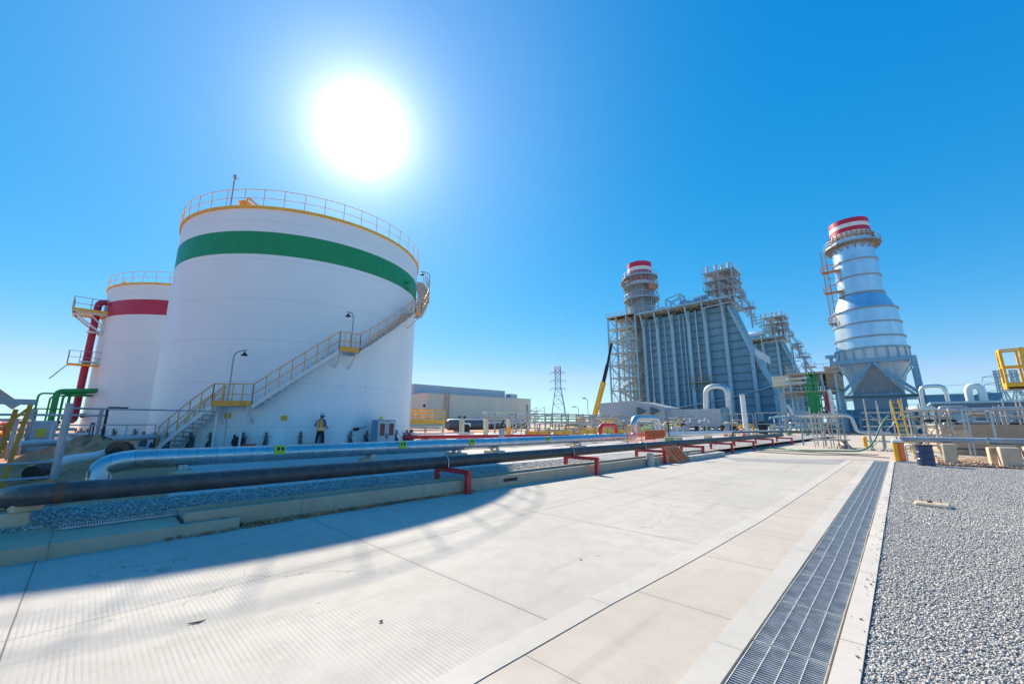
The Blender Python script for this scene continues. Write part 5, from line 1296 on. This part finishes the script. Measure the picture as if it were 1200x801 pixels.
m.build('steel_frame','bluesteel',t)
d, r_ = MB(), MB(); walkway(d, r_, -7.2,2.9,91.2,92.4,6.1,'f'); d.build('frame_deck','brown',t); r_.build('frame_railing','galv',t)
m = MB(); m.obox((-7.7,93.6,13.3),(1.5,1.2,.5)); m.bar((-7.7,93.6,10),(-7.7,93.6,13.3),.5); m.build('corner_bracket','bluesteel',t)
t = thing('turbine_enclosure', 'blue grey machine enclosure under the frame of the right stack', 'enclosure', (-2,96,0))
m = MB(); m.box(-7.2,3.0,93.4,103,0,3.85); m.build('wall','casing',t)
m = MB()
for z in (1.3,2.6): m.box(-7.25,3.05,93.32,93.39,z-.12,z+.12)
for x in (-6,-3.6,-1.2,1.2): m.box(x-.1,x+.1,93.28,93.39,0,3.85)
m.build('stiffeners','bluesteel',t)
m = MB(); m.tube(fillet([(-5,92.6,0),(-5,92.6,2.5),(-.5,92.6,2.5),(-.5,92.6,0)],.5,4),.22,8); m.tube([(-7,92.8,1.6),(3,92.8,1.6)],.12,7); m.build('pipe','galv',t)
# green piped process structure between the boiler and the right stack
t = thing('process_structure', 'steel pipe structure with green pipes and beige decks between boiler and right stack', 'pipe structure', (-8.6,78,0))
m = MB()
for x in (-11.6,-9.6,-7.6,-6.0):
    for y in (75,78.5,82): m.bar((x,y,0),(x,y,9.0),.26)
for z in (3.2,6.2,8.9):
    for y in (75,78.5,82): m.bar((-11.6,y,z),(-6,y,z),.26)
    for x in (-11.6,-9.6,-7.6,-6.0): m.bar((x,75,z),(x,82,z),.22)
for a,b in (((-9.6,3.2),(-7.6,6.2)),((-7.6,3.2),(-9.6,6.2)),((-7.6,.2),(-6,3.2))): m.bar((a[0],75,a[1]),(b[0],75,b[1]),.14)
m.build('frame','bluesteel',t)
d, r_ = MB(), MB(); walkway(d, r_, -12,-5.6,74.6,82.4,9.1,'flr',.3); walkway(d, r_, -12.4,-6,74.4,82.2,6.3,'f',.25)
d.build('deck','tan',t); r_.build('railing','galv',t)
m = MB(); m.box(-14.2,-7.7,76,81,7.3,8.95); m.build('beige_housing','cream',t)
m = MB()
for k in range(5): m.box(-13.6+k*.2,-9.4+k*.3,74.3+k*.3,74.6+k*.3,5.2+k*.32,5.3+k*.32)
m.build('scaffold_boards','tan',t)
m = MB(); m.box(-7.2,-5.6,75.6,81,6.4,9.9); m.build('tan_housing','tan',t)
rg_ = random.Random(9)
for k in range(8):
    m = MB(); x = -9.6+k*.23+rg_.uniform(-.05,.05); m.tube(fillet([(x,74.5,2.4),(x,74.5,6.8+rg_.uniform(-.8,2.6)),(x+rg_.uniform(-.8,.8),76.5,8.6)],.4,4),rg_.choice((.07,.1,.14)),8); m.build('green_pipe','green',t)
m = MB(); m.tube([(-6.9,74.6,1.6),(-6.9,74.6,6.4)],.3,10); m.build('silver_pipe','clad',t)
m = MB(); m.bar((-7.8,74.7,5.9),(-7.1,74.7,3.6),.14); m.bar((-7.8,74.7,3.6),(-7.3,74.7,5.2),.14); m.bar((-7.4,74.7,2.2),(-7.3,74.7,5.9),.22); m.build('crimson_brace','crimson',t)
for y,z,r0 in ((74.3,8.3,.2),(74.3,7.6,.16)):
    m = MB(); m.tube([(-13.2,y+2,z+.1),(-9.0,y+.2,z)],r0*.8,8); m.build('header_pipe','white',t)
skid('valve_skid','dense blue and green pipe skid under the process structure',-12.2,-6.2,70,73,2.8,31,('green','bluegrey','galv','steel','white'),12)
skid('pump_skid','pump skid with pale pipes in front of the right stack frame',-4.5,1.5,85,89,3.0,32,('galv','white','bluegrey','steel'),12)

# ------------------------------------------------------------------ right side: pipe on blocks, drum, rails, lift basket
t = thing('pipe_stub_base', 'small pale concrete base with bolts and a cut pipe lying in the gravel', 'concrete base', (.22,11.5,0))
m = MB(); m.obox((.23,11.55,-.02),(.5,.3,.1),R(-3),.025); m.build('base','conc2',t)
for x,y,h in ((.1,11.62,.17),(.36,11.6,.16)):
    m = MB(); m.tube([(x,y,.06),(x-.01,y,h)],.011,6); m.build('bolt','rusty',t)
m = MB(); m.tube([(.2,11.56,.07),(.2,11.56,.11)],.035,8); m.build('cut_pipe','dark',t)
m = MB(); m.tube([(.45,11.42,.0),(.6,11.36,.005)],.012,5); m.build('rebar','dark',t)
t = thing('water_pipe', 'straight grey pipe lying on concrete blocks across the back of the gravel', 'pipe', (1.5,24.5,.8))
m = MB(); m.tube([(-.12,24.55,.9),(14,24.5,.9)],.115,16); m.build('pipe','steel',t)
for x in (2.35,6.2): 
    m = MB(); m.tube([(x-.02,24.54,.9),(x+.03,24.54,.9)],.135,16); m.build('weld_collar','galv',t)
for (x,y,sx,sy,sz,rz,lab) in ((1.26,24.3,.36,.62,.78,.0,'right of the dark drum'),(2.78,24.15,.5,.6,.7,.06,'at the right edge, front one of the pair'),(2.5,24.75,.35,.4,.66,.1,'at the right edge, rear split one'),(3.4,24.3,.5,.6,.74,0,'beyond the right edge pair')):
    m = MB(); m.obox((x,y,-.01),(sx,sy,sz),rz,.02); tag(m.build('concrete_block','conc2',origin=(x,y,0)),'tall pale block under the grey pipe '+lab,'block','blocks under the grey pipe')
m = MB(); m.obox((2.72,24.5,.68),(.62,.2,.1),.1,.01); tag(m.build('timber_packer','conc2',origin=(2.72,24.5,.68)),'pale packing slab lying on the right hand block','packer')
t = thing('drum', 'dark blue open steel drum standing on the gravel end under the grey pipe', 'drum', (.5,22.2,-.01))
m = MB(); m.lathe([(.0,0),(.25,0),(.25,.26),(.263,.27),(.25,.29),(.25,.51),(.263,.52),(.25,.54),(.25,.75),(.238,.75),(.238,.06),(.0,.06)],(.5,22.2,-.01),28); m.build('shell','darkblue',t)
m = MB(); m.lathe([(.235,.74),(.262,.74),(.262,.775),(.235,.775)],(.5,22.2,-.01),28); m.build('rim','dark',t)
t = thing('crowd_barrier', 'pale pipe end stand with two legs left of the dark drum', 'barrier', (.15,23.6,0))
m = MB(); m.tube(fillet([(.0,23.5,0),(.0,23.5,.72),(.3,23.3,.72),(.3,23.3,0)],.1,4),.03,7); m.tube([(0,23.5,.3),(.3,23.3,.3)],.022,6); m.tube([(.1,23.1,.02),(-.35,23.2,.02)],.03,6); m.build('frame','galv',t)
t = thing('water_barrier', 'orange and yellow plastic barrier with a white cap at the far end of the kerb', 'barrier', (-.22,24.3,0))
m = MB(); m.obox((-.12,24.35,0),(.2,.42,.78),0,.04); m.build('orange_half','safety',t)
m = MB(); m.obox((-.31,24.3,0),(.18,.4,.76),0,.04); m.build('yellow_half','yellow',t)
m = MB(); m.obox((-.22,24.33,.77),(.4,.44,.12),0,.05); m.build('cap','white',t)
t = thing('ladder', 'yellow ladder leaning against the pipe scaffold behind the orange barrier', 'ladder', (-.15,27,0))
m = MB()
for y in (0,.42): m.bar((-.02+y*.7,26.4,0),(-.22+y*.7,28.6,2.75),.06,.1)
for k in range(10): f=(k+.5)/10; m.bar((-.02-.2*f,26.4+2.2*f,2.75*f),(.28-.2*f,26.4+2.2*f,2.75*f),.035)
m.build('ladder_frame','yellow',t)
t = thing('hose', 'thick green hose dropping from the scaffold and snaking over the yard', 'hose', (-2,31,0))
m = MB(); m.tube(fillet([(-.4,30.5,2.0),(-.8,30.3,1.5),(-1.2,29.9,.5),(-1.7,29.4,.06),(-2.6,29.6,.05),(-4.2,28.2,.05),(-5.4,29.8,.05),(-8.4,29.6,.05)],.8,6),.042,8); m.build('tube','hose',t)
for pts,lab in (([(-.6,25.6,.03),(-2,26.6,.03),(-3.4,25.4,.03),(-5.6,25.8,.03),(-6.3,26,.03)],'black cable lying across the yard nearest the road end'),([(-1,27.4,.03),(-3,27.2,.03),(-4.6,27.6,.03),(-6.4,27.4,.03)],'black cable lying across the yard just behind the nearest one')):
    m = MB(); m.tube(fillet(pts,.6,5),.022,6); tag(m.build('cable','black',origin=pts[0]),lab,'cable')
def tube_scaffold(name, label, xs, y0, y1, zs, top, seed, boards=False):
    t = thing(name, label, 'scaffold', (xs[0], y0, 0)); r_ = random.Random(seed)
    for x in xs:
        for y in (y0,y1): m = MB(); m.tube([(x,y,0),(x+r_.uniform(-.03,.03),y,top+r_.uniform(-.25,.35))],.034,6); m.build('pole','scaf',t)
    for z in zs:
        m = MB()
        for y in (y0-.03,y1+.03): m.tube([(xs[0]-.2,y,z+r_.uniform(-.03,.03)),(xs[-1]+.2,y,z)],.03,6)
        for x in xs: m.tube([(x+.03,y0-.2,z),(x+.03,y1+.2,z)],.03,6)
        m.build('ledger_frame','scaf',t)
    m = MB(); m.tube([(xs[0],y0-.06,.1),(xs[-1],y0-.06,zs[-1])],.022,6); m.build('brace','scaf',t); m = MB(); m.tube([(xs[-1],y1+.06,.1),(xs[0],y1+.06,zs[-1])],.022,6); m.build('brace','scaf',t)
    if boards: m = MB(); m.box(xs[0],xs[-1],y0,y1,zs[-2],zs[-2]+.05); m.build('boards','tan',t)
    return t
tube_scaffold('scaffold','open tube scaffold frame standing alone at the end of the road',(-4.25,-3.8,-3.4,-3.0),33.2,34.6,(.5,.85,1.2,1.55,1.9,2.15),2.35,1)
tube_scaffold('scaffold','tube scaffold of tall grey poles left of the yellow ladder',(-1.45,-.9,-.3,.2),32.2,33.8,(.5,.95,1.4,1.8,2.2),2.7,2)
tube_scaffold('scaffold','tube scaffold with weathered boards right of the yellow ladder',(.35,.8,1.25,1.7),28.2,29.6,(.5,1.0,1.45,1.9,2.2),2.3,3,True)
t = thing('sawhorse', 'brown folded tarpaulin heap with a timber trestle at the foot of the lone scaffold', 'trestle', (-2.75,33.2,0))
m = MB(); m.bar((-3.1,32.9,0),(-2.95,33,.55),.05); m.bar((-2.5,32.9,0),(-2.6,33,.55),.05); m.bar((-3.1,33,.55),(-2.4,33,.55),.07); m.build('trestle','scaf',t)
hp = heap('tarp',(-2.75,33.4,-.02),.42,.35,.6,6,0,6,14); hp.build('tarpaulin','brown',t)
t = thing('silver_bent_pipe', 'bright thin pipe running over the lone scaffold and dropping at its right end', 'pipe', (-3,36,0))
m = MB(); m.tube(fillet([(-5.9,36,2.9),(-5.6,36,2.1),(-2.4,36,2.1),(-2.2,36,1.0),(-1.4,36,.95),(-.6,36,.95)],.3,5),.11,10); m.build('pipe','clad',t)
m = MB()
for x in (-5.3,-4,-2.9,-.9): m.bar((x,36.15,0),(x,36.15,2.0 if x<-2.5 else .85),.08)
m.build('support_post','steel',t)
m = MB(); m.obox((-1.9,36.5,0),(.22,.22,.55),0,.04); m.lathe([(.14,.55),(.14,.62),(.05,.7),(.0,.72)],(-1.9,36.5,0),10); tag(m.build('hydrant','yellow',origin=(-1.9,36.5,0)),'small yellow hydrant on the far pad right of the lone scaffold','hydrant')
t = thing('containment_wall', 'low grey concrete wall behind the grey pipe on the right', 'wall', (6,31,0))
m = MB(); m.box(1.5,22,31,31.3,-.05,1.5); m.box(1.5,1.8,31.3,46,-.05,1.5); m.build('wall_body','wallc',t)
m = MB(); m.box(1.9,2.5,30.93,31,.75,1.25); m.build('pale_patch','conc2',t)
m = MB(); m.tube([(1.4,30.4,.32),(9,30.2,.36)],.05,7); m.build('skirting_pipe','black',t)
t = thing('hand_rail', 'grey thick top rail on slanting posts above the low concrete wall', 'rail', (3,30,1.2))
m = MB(); m.tube([(.75,30.2,2.22),(1.5,30.1,2.22),(12,30,2.36)],.085,10); m.build('top_rail','galv',t)
for x in (1.45,2.28,2.42,3.2,5.2):
    m = MB(); m.bar((x,30.05,0),(x,30.05,2.2),.07); m.build('post','galv',t)
m = MB()
for z in (1.62,1.86): m.tube([(1.4,30.05,z),(9,30.05,z)],.022,6)
m.build('mid_rail','steel',t)
t = thing('pipe_rack', 'crowded rack of grey, orange and white pipes behind the right hand rail', 'pipe rack', (2,35,0))
for x in (.6,2.2,3.8,5.4):
    m = MB()
    for y in (34,37): m.bar((x,y,0),(x,y,2.5),.12)
    m.bar((x,34,2.3),(x,37,2.3),.12); m.build('portal_frame','steel',t)
rp = random.Random(17)
for k in range(12):
    z = rp.uniform(.5,2.6); y = rp.uniform(33.6,37); xa = rp.uniform(.2,2); xb = xa+rp.uniform(1,4)
    m = MB(); m.tube(fillet([(xa,y,rp.choice((0,z-.5))),(xa,y,z),(xb,y,z),(xb,y,rp.choice((0,z-.4)))],.2,4),rp.uniform(.04,.11),8); m.build('pipe',rp.choice(('galv','steel','orange','steel','rusty','dark','yellow','bluegrey')),t)
m = MB(); m.lathe([(.0,.12),(.5,.1),(.55,.0),(.5,-.06),(.0,-.06)],(.95,31.5,2.35),16); m.build('dish_cover','white',t)
skid('equipment_skid','dark machinery and pale boxes beyond the right hand rail',2.2,7.2,40,44,2.3,41,('dark','steel','galv','white','tan'),10)
tube_scaffold('scaffold','pale tube scaffold bay at the right edge beyond the hand rail',(4.6,5.3,6.0,6.7),38,39.4,(.8,1.4,2.0,2.5),2.8,6)
t = thing('lift_basket', 'yellow lift basket with wide side plates raised at the right picture edge', 'lift', (4.3,30,3))
def S(u, v, w): return (3.9+.98*u-.0*w, 29.7+.9*v, 3.15+w)
m = MB(); m.box(3.88,5.4,29.65,30.6,3.12,3.24); m.build('floor','tan',t)
m = MB()
for (x,y) in ((3.9,29.7),(3.9,30.55),(4.5,29.7),(4.5,30.55),(5.3,29.7),(5.3,30.55)): m.bar((x,y,3.2),(x,y,5.0),.085)
for z in (4.2,5.0):
    m.bar((3.9,29.7,z),(5.3,29.7,z),.07); m.bar((3.9,30.55,z),(5.3,30.55,z),.07); m.bar((3.9,29.7,z),(3.9,30.55,z),.07)
m.bar((3.9,29.7,4.2),(3.9,30.55,5.0),.05); m.bar((3.9,29.68,3.3),(5.3,29.68,3.3),.06,.28); m.bar((3.88,29.7,3.3),(3.88,30.55,3.3),.06,.28); m.build('basket_frame','yellow',t)
m = MB(); m.box(3.84,3.875,29.62,29.98,4.25,4.95); m.box(3.84,3.875,30.25,30.6,3.3,3.75); m.box(4.45,4.6,29.6,29.64,3.3,5.05); m.box(5.0,5.2,29.6,29.64,4.0,5.0); m.build('side_plate','yellow',t)
m = MB(); m.bar((5.3,30.1,3.2),(8.5,31,1.4),.28); m.bar((8.5,31,1.4),(7,31.6,.6),.3); m.obox((8.2,32,.35),(2.4,1.7,.7),.3,.08); m.build('boom','orange',t)
for i,(x0,x1,z,r_,lab) in enumerate(((2.3,4.4,5.95,.2,'pale pipe loop arching over right of the stack leg'),(6.15,7.2,5.75,.34,'fat white pipe bend hooking over near the slim pylons'))):
    t = thing('vent_pipe', lab, 'pipe', (x0,70,0))
    m = MB(); m.tube(fillet([(x0,70,0),(x0,70,z),(x1,70,z),(x1,70,3.2 if i else .4)],.75,7),r_,12); m.build('pipe','clad' if i==0 else 'white',t)
    m = MB(); m.bar((x0,70.4,0),(x0,70.4,3.4),.25); m.bar((x1,70.4,0),(x1,70.4,3.2),.25); m.build('support_post','steel',t)
for x0,x1,y,z,lab in ((3.4,7.4,90,5.7,'first blue grey cooler block beside the right stack leg'),(7.9,9.4,93,5.6,'narrow blue grey cooler block behind the white pipe bend'),(9.6,11.8,96,6.0,'blue grey cooler block below the slim pylons')):
    t = thing('cooler_unit', lab, 'cooler', (x0,y,0), 'coolers beyond the right stack')
    m = MB(); m.box(x0,x1,y,y+6,2.4,z); m.build('housing','bluegrey',t)
    m = MB()
    for x in (x0+.2,x1-.2): m.bar((x,y+.2,0),(x,y+.2,2.4),.25); m.bar((x,y+5.8,0),(x,y+5.8,2.4),.25)
    m.box(x0-.1,x1+.1,y-.1,y+6.1,z,z+.15); m.build('stand','bluesteel',t)
t = thing('machine_hall', 'long low blue grey hall behind the right hand pipe rack', 'hall', (14,62,0))
m = MB(); m.box(2.6,30,60,68,0,3.5); m.build('wall','machine',t); m = MB(); m.box(2.5,30.1,59.9,68.1,3.5,3.7); m.build('roof_edge','bluesteel',t)
for x in (4,6.4,8.8,11.2,13.6):
    m = MB(); m.box(x,x+1.4,59.9,59.99,.6,2.6); m.build('door','bluegrey',t)
# rubble between the blocks
def reg_r(rg, n): return np.stack([rg.uniform(.9,4.5,n), rg.uniform(23.3,27.5,n)],-1)
o = gravel_stones('rubble', reg_r, 1600, .015, .05, .0, 14, 'broken earth and rubble lying behind the grey pipe', 'tansoil'); o['category'] = 'rubble'

for o in bpy.data.objects:
    if not o.parent and 'label' in o and len(o['label'].split()) > 16: print('LONG', len(o['label'].split()), o.name, '|', o['label'])
